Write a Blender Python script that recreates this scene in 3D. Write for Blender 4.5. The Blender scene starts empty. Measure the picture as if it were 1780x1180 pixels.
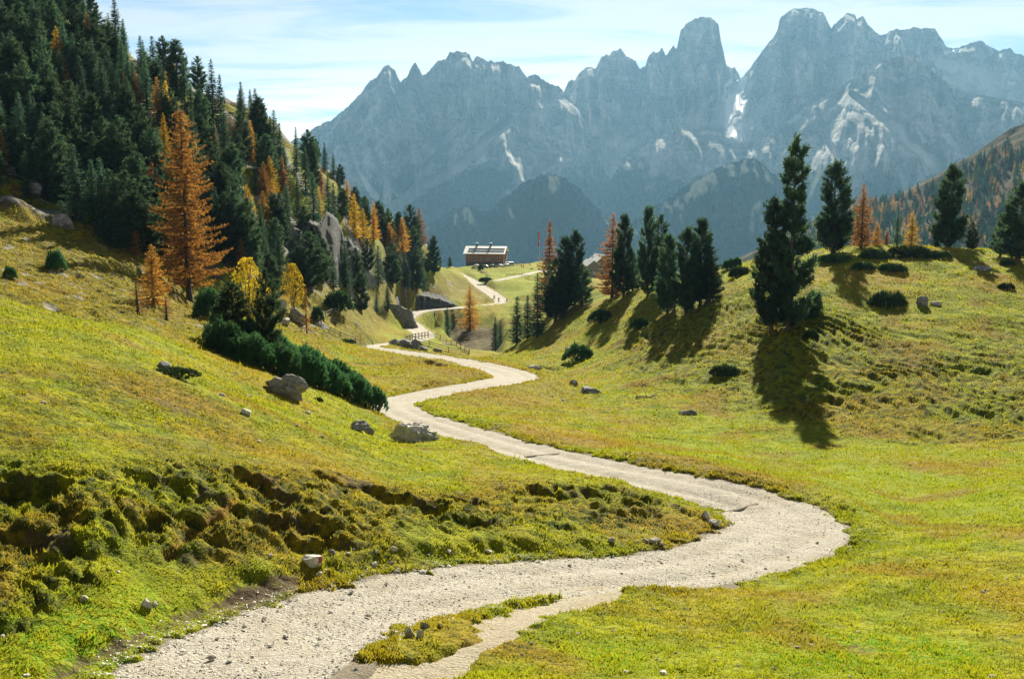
import bpy, math, random
import numpy as np
from mathutils import Vector, Matrix

# ------------------------------------------------------------------ camera, sky, sun, exposure
scene = bpy.context.scene
COL = scene.collection
W0, H0, FPX, HORIZON = 1780.0, 1180.0, 1880.0, 286.0      # size of the view the place was surveyed in
PITCH = math.atan((H0 / 2 - HORIZON) / FPX)
cp, sp = math.cos(PITCH), math.sin(PITCH)

cam_data = bpy.data.cameras.new('camera')
cam = bpy.data.objects.new('camera', cam_data)
COL.objects.link(cam)
cam_data.sensor_width = 36.0
cam_data.lens = 36.0 * FPX / W0
cam_data.clip_start = 0.2
cam_data.clip_end = 40000
cam.location = (0, 0, 0)
cam.rotation_euler = (math.pi / 2 - PITCH, 0, 0)
scene.camera = cam

SUN_AZ, SUN_EL = math.radians(11.0), math.radians(27.0)
SUN_DIR = Vector((math.sin(SUN_AZ) * math.cos(SUN_EL), math.cos(SUN_AZ) * math.cos(SUN_EL), math.sin(SUN_EL)))
sun_data = bpy.data.lights.new('sun', 'SUN')
sun_data.energy = 5.0
sun_data.angle = math.radians(0.53)
sun_data.color = (1.0, 0.93, 0.74)
sun = bpy.data.objects.new('sun', sun_data)
COL.objects.link(sun)
sun.rotation_euler = SUN_DIR.to_track_quat('Z', 'Y').to_euler()
sun.location = (0, -20, 60)

world = bpy.data.worlds.new('World')
scene.world = world
world.use_nodes = True
wt = world.node_tree
wt.nodes.clear()


def N(t, kind, **kw):
    n = t.nodes.new(kind)
    for k, v in kw.items():
        if k.startswith('i_'):
            n.inputs[k[2:].replace('_', ' ')].default_value = v
        elif isinstance(k, str) and hasattr(n, k):
            setattr(n, k, v)
    return n


def math_node(t, op, a, b=None, clamp=False):
    n = t.nodes.new('ShaderNodeMath')
    n.operation = op
    n.use_clamp = clamp
    for i, v in enumerate((a, b)):
        if v is None:
            continue
        if isinstance(v, (int, float)):
            n.inputs[i].default_value = v
        else:
            t.links.new(v, n.inputs[i])
    return n.outputs[0]


def mix_col(t, fac, a, b, blend='MIX'):
    n = t.nodes.new('ShaderNodeMix')
    n.data_type = 'RGBA'
    n.blend_type = blend
    for sock, v in ((n.inputs['Factor'], fac), (n.inputs[6], a), (n.inputs[7], b)):
        if isinstance(v, (int, float)):
            sock.default_value = v
        elif isinstance(v, tuple):
            sock.default_value = v if len(v) == 4 else (*v, 1)
        else:
            t.links.new(v, sock)
    return n.outputs[2]


def ramp(t, fac, stops):
    n = t.nodes.new('ShaderNodeMapRange')
    n.interpolation_type = 'SMOOTHSTEP'
    t.links.new(fac, n.inputs[0])
    n.inputs[1].default_value, n.inputs[2].default_value = stops[0], stops[1]
    n.inputs[3].default_value, n.inputs[4].default_value = (stops[2], stops[3]) if len(stops) > 2 else (0, 1)
    return n.outputs[0]


SKY_STRENGTH, CLOUD_GAIN = 0.050, 1.75
tc = wt.nodes.new('ShaderNodeTexCoord')
sky = wt.nodes.new('ShaderNodeTexSky')
sky.sky_type = 'NISHITA'
sky.sun_disc = False
sky.sun_elevation = SUN_EL
sky.sun_rotation = SUN_AZ
sky.altitude = 2000
sky.air_density = 0.5
sky.dust_density = 0.05
sky.ozone_density = 3.0
sep = wt.nodes.new('ShaderNodeSeparateXYZ')
wt.links.new(tc.outputs['Generated'], sep.inputs[0])
den = math_node(wt, 'ADD', math_node(wt, 'MAXIMUM', sep.outputs['Z'], 0.0), 0.10)
cu = math_node(wt, 'DIVIDE', sep.outputs['X'], den)
cv = math_node(wt, 'DIVIDE', sep.outputs['Y'], den)
comb = wt.nodes.new('ShaderNodeCombineXYZ')
wt.links.new(cu, comb.inputs[0])
wt.links.new(cv, comb.inputs[1])
mp = wt.nodes.new('ShaderNodeMapping')
mp.inputs['Rotation'].default_value = (0, 0, math.radians(-14))
mp.inputs['Scale'].default_value = (0.55, 1.25, 1)
wt.links.new(comb.outputs[0], mp.inputs[0])
n1 = N(wt, 'ShaderNodeTexNoise', i_Scale=1.5, i_Detail=9.0, i_Roughness=0.60, i_Distortion=0.9)
wt.links.new(mp.outputs[0], n1.inputs['Vector'])
n2 = N(wt, 'ShaderNodeTexNoise', i_Scale=0.33, i_Detail=3.0)
wt.links.new(comb.outputs[0], n2.inputs['Vector'])
cl = math_node(wt, 'ADD', math_node(wt, 'MULTIPLY', n1.outputs[0], 0.75), math_node(wt, 'MULTIPLY', n2.outputs[0], 0.35))
cfac = ramp(wt, cl, (0.36, 0.60, 0.12, 0.97))
bw = wt.nodes.new('ShaderNodeRGBToBW')
wt.links.new(sky.outputs[0], bw.inputs[0])
veil = mix_col(wt, 1.0, mix_col(wt, 0.97, sky.outputs[0], bw.outputs[0]), (CLOUD_GAIN * 1.05, CLOUD_GAIN, CLOUD_GAIN * 0.97), 'MULTIPLY')   # thin cloud scatters the light of its own part of the sky
skycol = mix_col(wt, cfac, sky.outputs[0], veil)
bg = wt.nodes.new('ShaderNodeBackground')
wt.links.new(skycol, bg.inputs[0])
bg.inputs[1].default_value = SKY_STRENGTH
wo = wt.nodes.new('ShaderNodeOutputWorld')
wt.links.new(bg.outputs[0], wo.inputs[0])

vs = scene.view_settings
vs.view_transform = 'Standard'
vs.look = 'None'
vs.exposure = 1.5
vs.gamma = 1.0
scene.cycles.use_denoising = True
scene.render.filter_size = 1.0
scene.cycles.denoiser = 'OPENIMAGEDENOISE'
scene.cycles.max_bounces = 5
scene.cycles.diffuse_bounces = 3
scene.cycles.transmission_bounces = 3
scene.cycles.volume_bounces = 0
scene.cycles.transparent_max_bounces = 6
scene.cycles.caustics_reflective = False
scene.cycles.caustics_refractive = False

# ------------------------------------------------------------------ numeric helpers
random.seed(7)
rng = np.random.default_rng(7)


def ray(px, py):
    a = (np.asarray(px, float) - W0 / 2) / FPX
    b = -(np.asarray(py, float) - H0 / 2) / FPX
    return a, cp + b * sp, -sp + b * cp


def P(px, py, d):
    """survey reading -> point in metres at forward distance d"""
    a, y, z = ray(px, py)
    return np.stack([a / y * d, np.broadcast_to(d, np.shape(a / y * d)), z / y * d], -1)


def slope_of(py):
    _, y, z = ray(0, py)
    return z / y


def project(x, y, z):
    """metres -> survey reading"""
    f = y * cp - z * sp
    u = y * sp + z * cp
    return W0 / 2 + FPX * x / f, H0 / 2 - FPX * u / f


def _hash(ix, iy, seed):
    h = (ix.astype(np.int64) * 374761393 + iy.astype(np.int64) * 668265263 + seed * 974634777) & 0xFFFFFFFF
    h = ((h ^ (h >> 13)) * 1274126177) & 0xFFFFFFFF
    h = h ^ (h >> 16)
    return h


def rnd2(ix, iy, seed):
    return _hash(ix, iy, seed).astype(np.float64) / 4294967295.0


_ang = np.random.default_rng(99).random(65536) * 2 * math.pi
_GX, _GY = np.cos(_ang).astype(np.float32), np.sin(_ang).astype(np.float32)


def vnoise(x, y, seed=0):
    """gradient noise in about -1..1"""
    x, y = np.broadcast_arrays(np.asarray(x, np.float64), np.asarray(y, np.float64))
    ix, iy = np.floor(x), np.floor(y)
    fx, fy = (x - ix).astype(np.float32), (y - iy).astype(np.float32)
    ix = (ix.astype(np.int32) + seed * 37) & 255
    iy = (iy.astype(np.int32) + seed * 91) & 255
    jx = ((ix + 1) & 255) << 8
    ix = ix << 8
    jy = (iy + 1) & 255
    u, v = fx * fx * fx * (fx * (fx * 6 - 15) + 10), fy * fy * fy * (fy * (fy * 6 - 15) + 10)
    k = ix | iy
    g00 = _GX[k] * fx + _GY[k] * fy
    k = jx | iy
    g10 = _GX[k] * (fx - 1) + _GY[k] * fy
    k = ix | jy
    g01 = _GX[k] * fx + _GY[k] * (fy - 1)
    k = jx | jy
    g11 = _GX[k] * (fx - 1) + _GY[k] * (fy - 1)
    a = g00 + u * (g10 - g00)
    b = g01 + u * (g11 - g01)
    return 1.45 * (a + v * (b - a))


def fbm(x, y, octaves=4, seed=0, gain=0.5, lac=2.03):
    s, a, f = 0, 1.0, 1.0
    for i in range(octaves):
        s = s + a * vnoise(x * f, y * f, seed + i * 17)
        a *= gain
        f *= lac
    return s


def ridged(x, y, octaves=4, seed=0, gain=0.5, lac=2.1):
    s, a, f, t = 0, 1.0, 1.0, 0
    for i in range(octaves):
        s = s + a * (1 - np.abs(vnoise(x * f, y * f, seed + i * 31)) * 1.6)
        t += a
        a *= gain
        f *= lac
    return s / t


def worley(x, y, seed=0):
    """distance to the nearest of jittered points, cell size 1"""
    ix, iy = np.floor(x), np.floor(y)
    best = np.full(np.shape(x), 9.0)
    for dx in (-1, 0, 1):
        for dy in (-1, 0, 1):
            cx, cy = ix + dx, iy + dy
            jx = cx + 0.15 + 0.7 * rnd2(cx, cy, seed)
            jy = cy + 0.15 + 0.7 * rnd2(cx, cy, seed + 5)
            best = np.minimum(best, (x - jx) ** 2 + (y - jy) ** 2)
    return np.sqrt(best)


def sstep(a, b, x):
    t = np.clip((x - a) / (b - a), 0, 1)
    return t * t * (3 - 2 * t)


def poly_mask(px, py, poly, soft):
    """1 inside the polygon, falling to 0 over soft"""
    poly = np.asarray(poly, float)
    inside = np.zeros(px.shape, bool)
    dist = np.full(px.shape, 1e9)
    for i in range(len(poly)):
        x0, y0 = poly[i]
        x1, y1 = poly[(i + 1) % len(poly)]
        dx, dy = x1 - x0, y1 - y0
        t = np.clip(((px - x0) * dx + (py - y0) * dy) / (dx * dx + dy * dy), 0, 1)
        dist = np.minimum(dist, np.hypot(px - x0 - t * dx, py - y0 - t * dy))
        c = ((y0 > py) != (y1 > py)) & (px < (x1 - x0) * (py - y0) / (y1 - y0 + 1e-12) + x0)
        inside ^= c
    sd = np.where(inside, dist, -dist)
    return sstep(-soft, soft, sd)


def np_mesh(name, verts, faces, mats=(), smooth=True, attrs=None, mat_idx=None):
    """mesh from numpy arrays; faces (n,3) or (n,4)"""
    me = bpy.data.meshes.new(name)
    verts = np.ascontiguousarray(verts, np.float32)
    faces = np.ascontiguousarray(faces, np.int32)
    n, k = faces.shape
    me.vertices.add(len(verts))
    me.vertices.foreach_set('co', verts.ravel())
    me.loops.add(n * k)
    me.loops.foreach_set('vertex_index', faces.ravel())
    me.polygons.add(n)
    me.polygons.foreach_set('loop_start', np.arange(0, n * k, k, dtype=np.int32))
    me.polygons.foreach_set('use_smooth', np.full(n, smooth))
    if mat_idx is not None:
        me.polygons.foreach_set('material_index', np.ascontiguousarray(mat_idx, np.int32))
    for m in mats:
        me.materials.append(m)
    for an, av in (attrs or {}).items():
        at = me.attributes.new(an, 'FLOAT', 'POINT')
        at.data.foreach_set('value', np.ascontiguousarray(av, np.float32).ravel())
    me.update(calc_edges=True)
    return me


def unit(v):
    return v / (np.linalg.norm(v, axis=-1, keepdims=True) + 1e-9)


def grid_faces(nr, nc):
    i = np.arange(nr * nc).reshape(nr, nc)
    return np.stack([i[:-1, :-1], i[:-1, 1:], i[1:, 1:], i[1:, :-1]], -1).reshape(-1, 4)


def link(name, me, parent=None, **props):
    o = bpy.data.objects.new(name, me)
    COL.objects.link(o)
    if parent is not None:
        o.parent = parent
    for k, v in props.items():
        o[k] = v
    return o


# ------------------------------------------------------------------ materials
def material(name):
    m = bpy.data.materials.new(name)
    m.use_nodes = True
    t = m.node_tree
    t.nodes.clear()
    out = t.nodes.new('ShaderNodeOutputMaterial')
    return m, t, out


def attr(t, name):
    n = t.nodes.new('ShaderNodeAttribute')
    n.attribute_name = name
    return n.outputs['Fac']


def noise(t, scale, detail=3.0, rough=0.55, vec=None, dist=0.0):
    n = N(t, 'ShaderNodeTexNoise', i_Scale=scale, i_Detail=detail, i_Roughness=rough, i_Distortion=dist)
    if vec is None:
        g = t.nodes.new('ShaderNodeNewGeometry')
        vec = g.outputs['Position']
    t.links.new(vec, n.inputs['Vector'])
    return n.outputs[0]


def bump(t, h, strength, distance):
    b = t.nodes.new('ShaderNodeBump')
    b.inputs['Strength'].default_value = strength
    b.inputs['Distance'].default_value = distance
    t.links.new(h, b.inputs['Height'])
    return b.outputs[0]


def principled(t, out, color, rough=0.9, normal=None, spec=0.2):
    b = t.nodes.new('ShaderNodeBsdfPrincipled')
    if isinstance(color, tuple):
        b.inputs['Base Color'].default_value = (*color[:3], 1)
    else:
        t.links.new(color, b.inputs['Base Color'])
    b.inputs['Roughness'].default_value = rough
    b.inputs['Specular IOR Level'].default_value = spec
    if normal is not None:
        t.links.new(normal, b.inputs['Normal'])
    if out is not None:
        t.links.new(b.outputs[0], out.inputs[0])
    return b


def geo_pos(t):
    return t.nodes.new('ShaderNodeNewGeometry').outputs['Position']


def grass_colour(t):
    """meadow colours, shared by the turf and the blades that stand on it"""
    p = geo_pos(t)
    a = noise(t, 0.09, 4, 0.6, p)
    b = noise(t, 0.55, 4, 0.65, p)
    c = noise(t, 4.0, 3, 0.6, p)
    d = noise(t, 23.0, 2, 0.6, p)
    col = mix_col(t, ramp(t, b, (0.35, 0.66)), GRASS[0], GRASS[1])
    col = mix_col(t, math_node(t, 'MULTIPLY', ramp(t, a, (0.47, 0.64)), 0.85), col, GRASS[2])
    col = mix_col(t, math_node(t, 'MULTIPLY', ramp(t, c, (0.50, 0.70)), 0.75), col, GRASS[3])
    col = mix_col(t, math_node(t, 'MULTIPLY', ramp(t, d, (0.50, 0.72)), 0.55), col, GRASS[4])
    col = mix_col(t, attr(t, 'lush'), col, mix_col(t, ramp(t, c, (0.35, 0.65)), GRASS[5], GRASS[1]))
    col = mix_col(t, attr(t, 'dry'), col, mix_col(t, ramp(t, c, (0.4, 0.65)), GRASS[6], GRASS[7]))
    tz = noise(t, 1.5, 4, 0.62, p)
    col = mix_col(t, math_node(t, 'MULTIPLY', attr(t, 'tuss'), ramp(t, tz, (0.46, 0.60))), col, mix_col(t, ramp(t, d, (0.4, 0.65)), (0.030, 0.052, 0.014), (0.085, 0.092, 0.016)))
    return col, c, d


GRASS = [(0.145, 0.190, 0.008), (0.310, 0.310, 0.008), (0.290, 0.205, 0.014), (0.030, 0.056, 0.018),
         (0.400, 0.375, 0.026), (0.115, 0.250, 0.008), (0.300, 0.180, 0.024), (0.130, 0.092, 0.026)]


def make_ground_material():
    m, t, out = material('alpine_turf')
    col, c, d = grass_colour(t)
    p = geo_pos(t)
    fine = noise(t, 9.0, 5, 0.7, p)
    soil = mix_col(t, ramp(t, fine, (0.35, 0.7)), (0.060, 0.042, 0.024), (0.150, 0.110, 0.062))
    sm = ramp(t, math_node(t, 'ADD', attr(t, 'soil'), math_node(t, 'MULTIPLY', math_node(t, 'SUBTRACT', fine, 0.5), 0.7)), (0.42, 0.62))
    col = mix_col(t, sm, col, soil)
    rk = noise(t, 1.7, 6, 0.68, p)
    rock = mix_col(t, ramp(t, rk, (0.35, 0.65)), (0.13, 0.13, 0.125), (0.34, 0.325, 0.30))
    rm = ramp(t, math_node(t, 'ADD', attr(t, 'rock'), math_node(t, 'MULTIPLY', math_node(t, 'SUBTRACT', rk, 0.5), 1.0)), (0.42, 0.62))
    col = mix_col(t, rm, col, rock)
    h = math_node(t, 'ADD', math_node(t, 'MULTIPLY', c, 0.8), math_node(t, 'MULTIPLY', d, 0.5))
    h = math_node(t, 'ADD', h, math_node(t, 'MULTIPLY', noise(t, 60.0, 2, 0.6, p), 0.25))
    b1 = bump(t, noise(t, 0.8, 5, 0.7, p), 0.7, 0.9)
    b2 = t.nodes.new('ShaderNodeBump')
    b2.inputs['Strength'].default_value, b2.inputs['Distance'].default_value = 0.9, 0.10
    t.links.new(h, b2.inputs['Height'])
    t.links.new(b1, b2.inputs['Normal'])
    principled(t, out, col, 0.95, b2.outputs[0], 0.08)
    return m


def make_gravel_material(name, light, dark, seed=0.0):
    m, t, out = material(name)
    p = geo_pos(t)
    vo = N(t, 'ShaderNodeTexVoronoi', i_Scale=9.0)
    t.links.new(p, vo.inputs['Vector'])
    vo2 = N(t, 'ShaderNodeTexVoronoi', i_Scale=26.0)
    t.links.new(p, vo2.inputs['Vector'])
    big = noise(t, 0.5, 4, 0.6, p)
    fine = noise(t, 14.0, 5, 0.7, p)
    col = mix_col(t, ramp(t, fine, (0.32, 0.68)), dark, light)
    bw = t.nodes.new('ShaderNodeRGBToBW')
    t.links.new(vo.outputs['Color'], bw.inputs[0])
    col = mix_col(t, math_node(t, 'MULTIPLY', ramp(t, bw.outputs[0], (0.3, 0.8)), 0.2), col, tuple(min(1, v * 1.15) for v in light))
    col = mix_col(t, math_node(t, 'MULTIPLY', ramp(t, big, (0.45, 0.66)), 0.6), col, (light[0] * 0.70, light[1] * 0.66, light[2] * 0.58))
    h = math_node(t, 'ADD', math_node(t, 'MULTIPLY', vo.outputs['Distance'], -0.45), math_node(t, 'MULTIPLY', vo2.outputs['Distance'], -0.45))
    h = math_node(t, 'ADD', h, fine)
    em = ramp(t, math_node(t, 'ADD', attr(t, 'edge'), math_node(t, 'MULTIPLY', math_node(t, 'SUBTRACT', noise(t, 1.8, 5, 0.7, p), 0.5), 1.4)), (0.35, 0.85))
    col = mix_col(t, math_node(t, 'MULTIPLY', em, 0.75), col, (dark[0] * 0.62, dark[1] * 0.56, dark[2] * 0.45))
    principled(t, out, col, 0.95, bump(t, h, 1.0, 0.06), 0.15)
    return m


MAT_GROUND = make_ground_material()
MAT_PATH = make_gravel_material('pale_gravel', (0.55, 0.51, 0.445), (0.25, 0.22, 0.18))
MAT_TRAIL = make_gravel_material('trodden_earth', (0.48, 0.42, 0.32), (0.28, 0.235, 0.165))
# ------------------------------------------------------------------ terrain survey: (px, py, forward metres)
MAIN = [(215, 1290, 17.0, 1.9), (420, 1150, 21.3, 2.2), (570, 1076, 25.0, 1.95), (760, 1028, 28.3, 2.0), (950, 1006, 31.2, 1.9),
        (1150, 992, 34.0, 1.9), (1300, 960, 37.5, 2.2), (1372, 915, 42.0, 2.5), (1300, 872, 46.5, 2.2), (1180, 842, 49.0, 1.95),
        (1050, 815, 53.0, 1.8), (900, 779, 60.0, 1.7), (785, 745, 68.5, 1.7), (705, 718, 77.0, 1.7), (688, 700, 86.0, 1.9),
        (760, 682, 95.0, 1.9), (860, 665, 105.0, 2.2), (897, 655, 113.0, 2.5), (850, 638, 127.0, 2.2), (760, 621, 145.0, 2.0), (690, 611, 160.0, 1.9),
        (642, 603, 178.0, 1.9), (690, 596, 200.0, 2.0), (738, 586, 225.0, 2.3), (722, 570, 262.0, 2.4), (706, 553, 302.0, 2.6), (735, 540, 325.0, 2.4),
        (800, 534, 345.0, 2.4), (862, 529, 362.0, 2.6), (872, 524, 374.0, 2.6), (852, 508, 405.0, 2.6), (826, 492, 440.0, 2.6), (800, 478, 478.0, 2.6), (775, 468, 500.0, 2.6)]
SIDE = [(585, 1185, 20.5, 0.75), (765, 1156, 22.0, 0.62), (858, 1104, 24.2, 0.6), (925, 1064, 26.8, 0.66), (1000, 1043, 28.7, 0.65), (1045, 1028, 30.0, 0.6), (1090, 1010, 31.8, 0.35)]
YARD = [(862, 488, 430.0, 1.6), (900, 480, 455.0, 1.9), (935, 473, 485.0, 2.8), (975, 468, 515.0, 5.5), (1040, 466, 530.0, 5.0)]

CTRL = [
    # hillside below the camera and the bottom edge of the view
    (-600, 1400, 10), (890, 1500, 9), (2300, 1400, 10), (-600, 1180, 17), (890, 1250, 18), (2300, 1250, 18),
    # near meadow, left
    (0, 1180, 19), (0, 1100, 20.8), (0, 1000, 23.4), (0, 900, 26.4), (0, 800, 30), (0, 700, 35), (0, 620, 42), (0, 541, 53),
    (-500, 500, 45), (-500, 800, 27),
    (200, 1080, 22.2), (200, 980, 24.8), (200, 880, 28.0), (200, 780, 33), (200, 680, 41.5), (250, 582, 58),
    (400, 930, 28.6), (400, 850, 32.3), (400, 760, 40), (400, 640, 62),
    (560, 900, 32.2), (560, 820, 38), (560, 740, 52.5), (600, 703, 69),
    (760, 900, 35.2), (760, 840, 41.5), (720, 790, 51), (660, 745, 68),
    (950, 920, 36.3), (950, 870, 41), (900, 830, 47), (1100, 910, 40.2), (1100, 875, 43),
    # right meadow below and beyond the bend
    (1000, 1180, 21.0), (1300, 1180, 21.5), (1780, 1180, 22), (1100, 1080, 26.5), (1350, 1040, 30), (1480, 985, 34.5), (1560, 1050, 29.5),
    (1780, 1050, 29), (1560, 950, 38), (1780, 930, 38.5), (1520, 900, 45.5), (1650, 860, 52), (1780, 830, 57),
    (1350, 830, 57), (1480, 830, 58), (1200, 790, 66), (1100, 760, 75), (980, 735, 80), (860, 715, 85), (1300, 770, 76), (1430, 775, 76), (1600, 775, 75), (1780, 770, 75),
    (2300, 780, 74), (2300, 450, 140), (2300, 1000, 33),
    # right knoll
    (1430, 690, 94), (1600, 690, 92), (1780, 690, 91), (1300, 690, 97), (1370, 572, 118), (1500, 560, 121), (1640, 560, 121), (1780, 560, 120),
    (1500, 480, 140), (1650, 470, 142), (1500, 437, 156), (1620, 432, 160), (1700, 438, 158), (1780, 452, 150), (1420, 455, 152), (1300, 470, 160), (1290, 560, 125),
    (1200, 650, 112), (1210, 548, 142), (1260, 480, 165), (1120, 640, 125), (1050, 640, 135), (1100, 690, 100), (1000, 690, 104), (960, 660, 122),
    (1130, 520, 172), (1080, 590, 150), (1000, 600, 165), (1075, 505, 195), (985, 535, 205), (930, 590, 190), (940, 625, 155),
    # behind the knoll
    (1500, 540, 260), (1700, 540, 260), (1300, 520, 280), (1120, 508, 300), (1780, 540, 260), (2300, 540, 260), (1500, 560, 420), (1780, 560, 420), (1250, 540, 440),
    # the hollow and the plateau of the huts
    (880, 610, 200), (830, 600, 228), (790, 585, 262), (850, 590, 262), (810, 560, 318), (850, 550, 330), (900, 560, 290), (950, 510, 380), (900, 505, 410), (1010, 500, 410),
    (800, 550, 330), (850, 470, 500), (845, 461, 545), (900, 462, 540), (960, 463, 545), (1040, 468, 520), (1040, 490, 450), (1030, 462, 560), (1100, 480, 520), (845, 459, 575), (960, 460, 585),
    # left of the path, towards the forest
    (420, 612, 80), (560, 650, 92), (620, 640, 112), (560, 600, 130), (600, 560, 185), (470, 570, 120), (330, 545, 112), (330, 522, 137), (200, 540, 90), (100, 500, 98), (0, 480, 92), (150, 440, 122),
    (0, 392, 122), (500, 540, 165), (660, 557, 248), (690, 529, 312), (740, 512, 352), (780, 495, 400), (640, 590, 190),
    # forested hill
    (-400, 150, 160), (-400, 380, 110), (-400, -100, 200), (0, 250, 146), (0, 100, 168), (0, -60, 195), (120, 300, 152), (130, 150, 175), (120, 40, 195), (250, 420, 142), (250, 300, 160),
    (250, 150, 196), (330, 400, 158), (370, 300, 180), (360, 190, 212), (450, 420, 180), (440, 330, 200), (450, 235, 226), (540, 470, 200), (530, 370, 222), (525, 285, 246),
    (620, 500, 235), (610, 430, 252), (605, 352, 275), (690, 470, 305), (690, 393, 325), (740, 460, 365), (740, 423, 385), (790, 458, 465), (770, 470, 430),
    # behind the forested hill
    (0, 250, 300), (250, 300, 300), (450, 350, 320), (600, 430, 360), (690, 470, 420), (740, 480, 460), (-400, 200, 320),
    (0, 500, 520), (300, 520, 520), (600, 520, 560),
]


def dense(path, n_per=24):
    """Catmull-Rom through survey points -> (x, y, z, halfwidth)"""
    pts = np.array([[*P(a, b, d), w] for a, b, d, w in path])
    q = np.vstack([2 * pts[0] - pts[1], pts, 2 * pts[-1] - pts[-2]])
    t = np.linspace(0, 1, n_per, endpoint=False)[:, None]
    out = []
    for i in range(1, len(q) - 2):
        p0, p1, p2, p3 = q[i - 1:i + 3]
        out.append(0.5 * (2 * p1 + (p2 - p0) * t + (2 * p0 - 5 * p1 + 4 * p2 - p3) * t * t + (3 * p1 - p0 - 3 * p2 + p3) * t ** 3))
    out.append(pts[-1:])
    return np.vstack(out)


PATHS = {'main': dense(MAIN), 'side': dense(SIDE), 'yard': dense(YARD)}


class Survey:
    """thin-plate surface through the survey points, in (bearing, log distance) -> height / distance"""
    def __init__(self):
        pts = [P(a, b, d) for a, b, d in CTRL] + [P(a, b, d) for a, b, d, w in MAIN + YARD + SIDE[1:4]]
        pts = np.array(pts)
        m = PATHS['main']
        t = np.gradient(m[:, :2], axis=0)
        t /= np.linalg.norm(t, axis=1)[:, None]
        for i in range(8, len(m), 12):                     # turf meets the path just above its own level
            if m[i, 1] > 120:
                break
            for sgn in (-1, 1):
                q = m[i, :2] + sgn * np.array([t[i, 1], -t[i, 0]]) * (m[i, 3] + 0.8)
                if np.min(np.hypot(m[:, 0] - q[0], m[:, 1] - q[1])) > m[i, 3] + 0.5:
                    pts = np.vstack([pts, [[q[0], q[1], m[i, 2] + (0.38 if sgn < 0 else 0.14)]]])
        for bx in (-0.9, -0.45, -0.15, 0.05, 0.25, 0.5, 0.9):
            pts = np.vstack([pts, [[bx * 3, 3, -2.2], [bx * 5, 5, -3.4]]])
            for d, z in ((720, -130), (900, -230), (1500, -440)):
                pts = np.vstack([pts, [[bx * d, d, z]]])
        self.c = np.stack([pts[:, 0] / pts[:, 1] * 3.2, np.log(pts[:, 1])], -1)
        r = pts[:, 2] / pts[:, 1]
        n = len(pts)
        A = self.k(self.c, self.c) + np.eye(n) * 0.0008
        Q = np.hstack([np.ones((n, 1)), self.c])
        M = np.block([[A, Q], [Q.T, np.zeros((3, 3))]])
        self.w = np.linalg.solve(M, np.concatenate([r, np.zeros(3)]))

    @staticmethod
    def k(a, b):
        d2 = ((a[:, None, :] - b[None]) ** 2).sum(-1)
        return 0.5 * d2 * np.log(d2 + 1e-12)

    def __call__(self, x, y):
        q = np.stack([np.ravel(x / y) * 3.2, np.log(np.ravel(y))], -1)
        out = np.empty(len(q))
        for i in range(0, len(q), 20000):
            s = q[i:i + 20000]
            out[i:i + 20000] = self.k(s, self.c) @ self.w[:-3] + self.w[-3] + s @ self.w[-2:]
        return (out * np.ravel(y)).reshape(np.shape(x))


SURVEY = Survey()

# coarse table of the surveyed surface, looked up bilinearly
BU = np.linspace(-1.0, 1.0, 401)
BV = np.linspace(math.log(2.5), math.log(1700), 521)
_bu, _bv = np.meshgrid(BU, BV)
_by = np.exp(_bv)
BASE = SURVEY(_bu * _by, _by) / _by


def base_z(x, y):
    u = np.clip((x / y - BU[0]) / (BU[1] - BU[0]), 0, len(BU) - 1.001)
    v = np.clip((np.log(y) - BV[0]) / (BV[1] - BV[0]), 0, len(BV) - 1.001)
    i, j = u.astype(int), v.astype(int)
    fu, fv = u - i, v - j
    r = (BASE[j, i] * (1 - fu) + BASE[j, i + 1] * fu) * (1 - fv) + (BASE[j + 1, i] * (1 - fu) + BASE[j + 1, i + 1] * fu) * fv
    return r * y


def near_path(x, y, path):
    """distance to the centre line, height and half width there"""
    sh = np.shape(x)
    x, y = np.ravel(x), np.ravel(y)
    D = np.full(len(x), 99.0)
    Z, Wd = np.zeros(len(x)), np.ones(len(x))
    for s in range(0, len(path), 24):                      # by stretches, only where something is near
        seg = path[s:s + 26]
        if len(seg) < 2:
            continue
        lo, hi = seg[:, :2].min(0) - 9, seg[:, :2].max(0) + 9
        idx = np.nonzero((x > lo[0]) & (x < hi[0]) & (y > lo[1]) & (y < hi[1]))[0]
        if not len(idx):
            continue
        X, Y = x[idx], y[idx]
        for k in range(len(seg) - 1):
            a, b = seg[k], seg[k + 1]
            dx, dy = b[0] - a[0], b[1] - a[1]
            t = np.clip(((X - a[0]) * dx + (Y - a[1]) * dy) / (dx * dx + dy * dy + 1e-12), 0, 1)
            dd = np.hypot(X - a[0] - t * dx, Y - a[1] - t * dy)
            better = dd < D[idx]
            w = idx[better]
            D[w] = dd[better]
            Z[w] = (a[2] + t * (b[2] - a[2]))[better]
            Wd[w] = (a[3] + t * (b[3] - a[3]))[better]
    return D.reshape(sh), Z.reshape(sh), Wd.reshape(sh)


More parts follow.
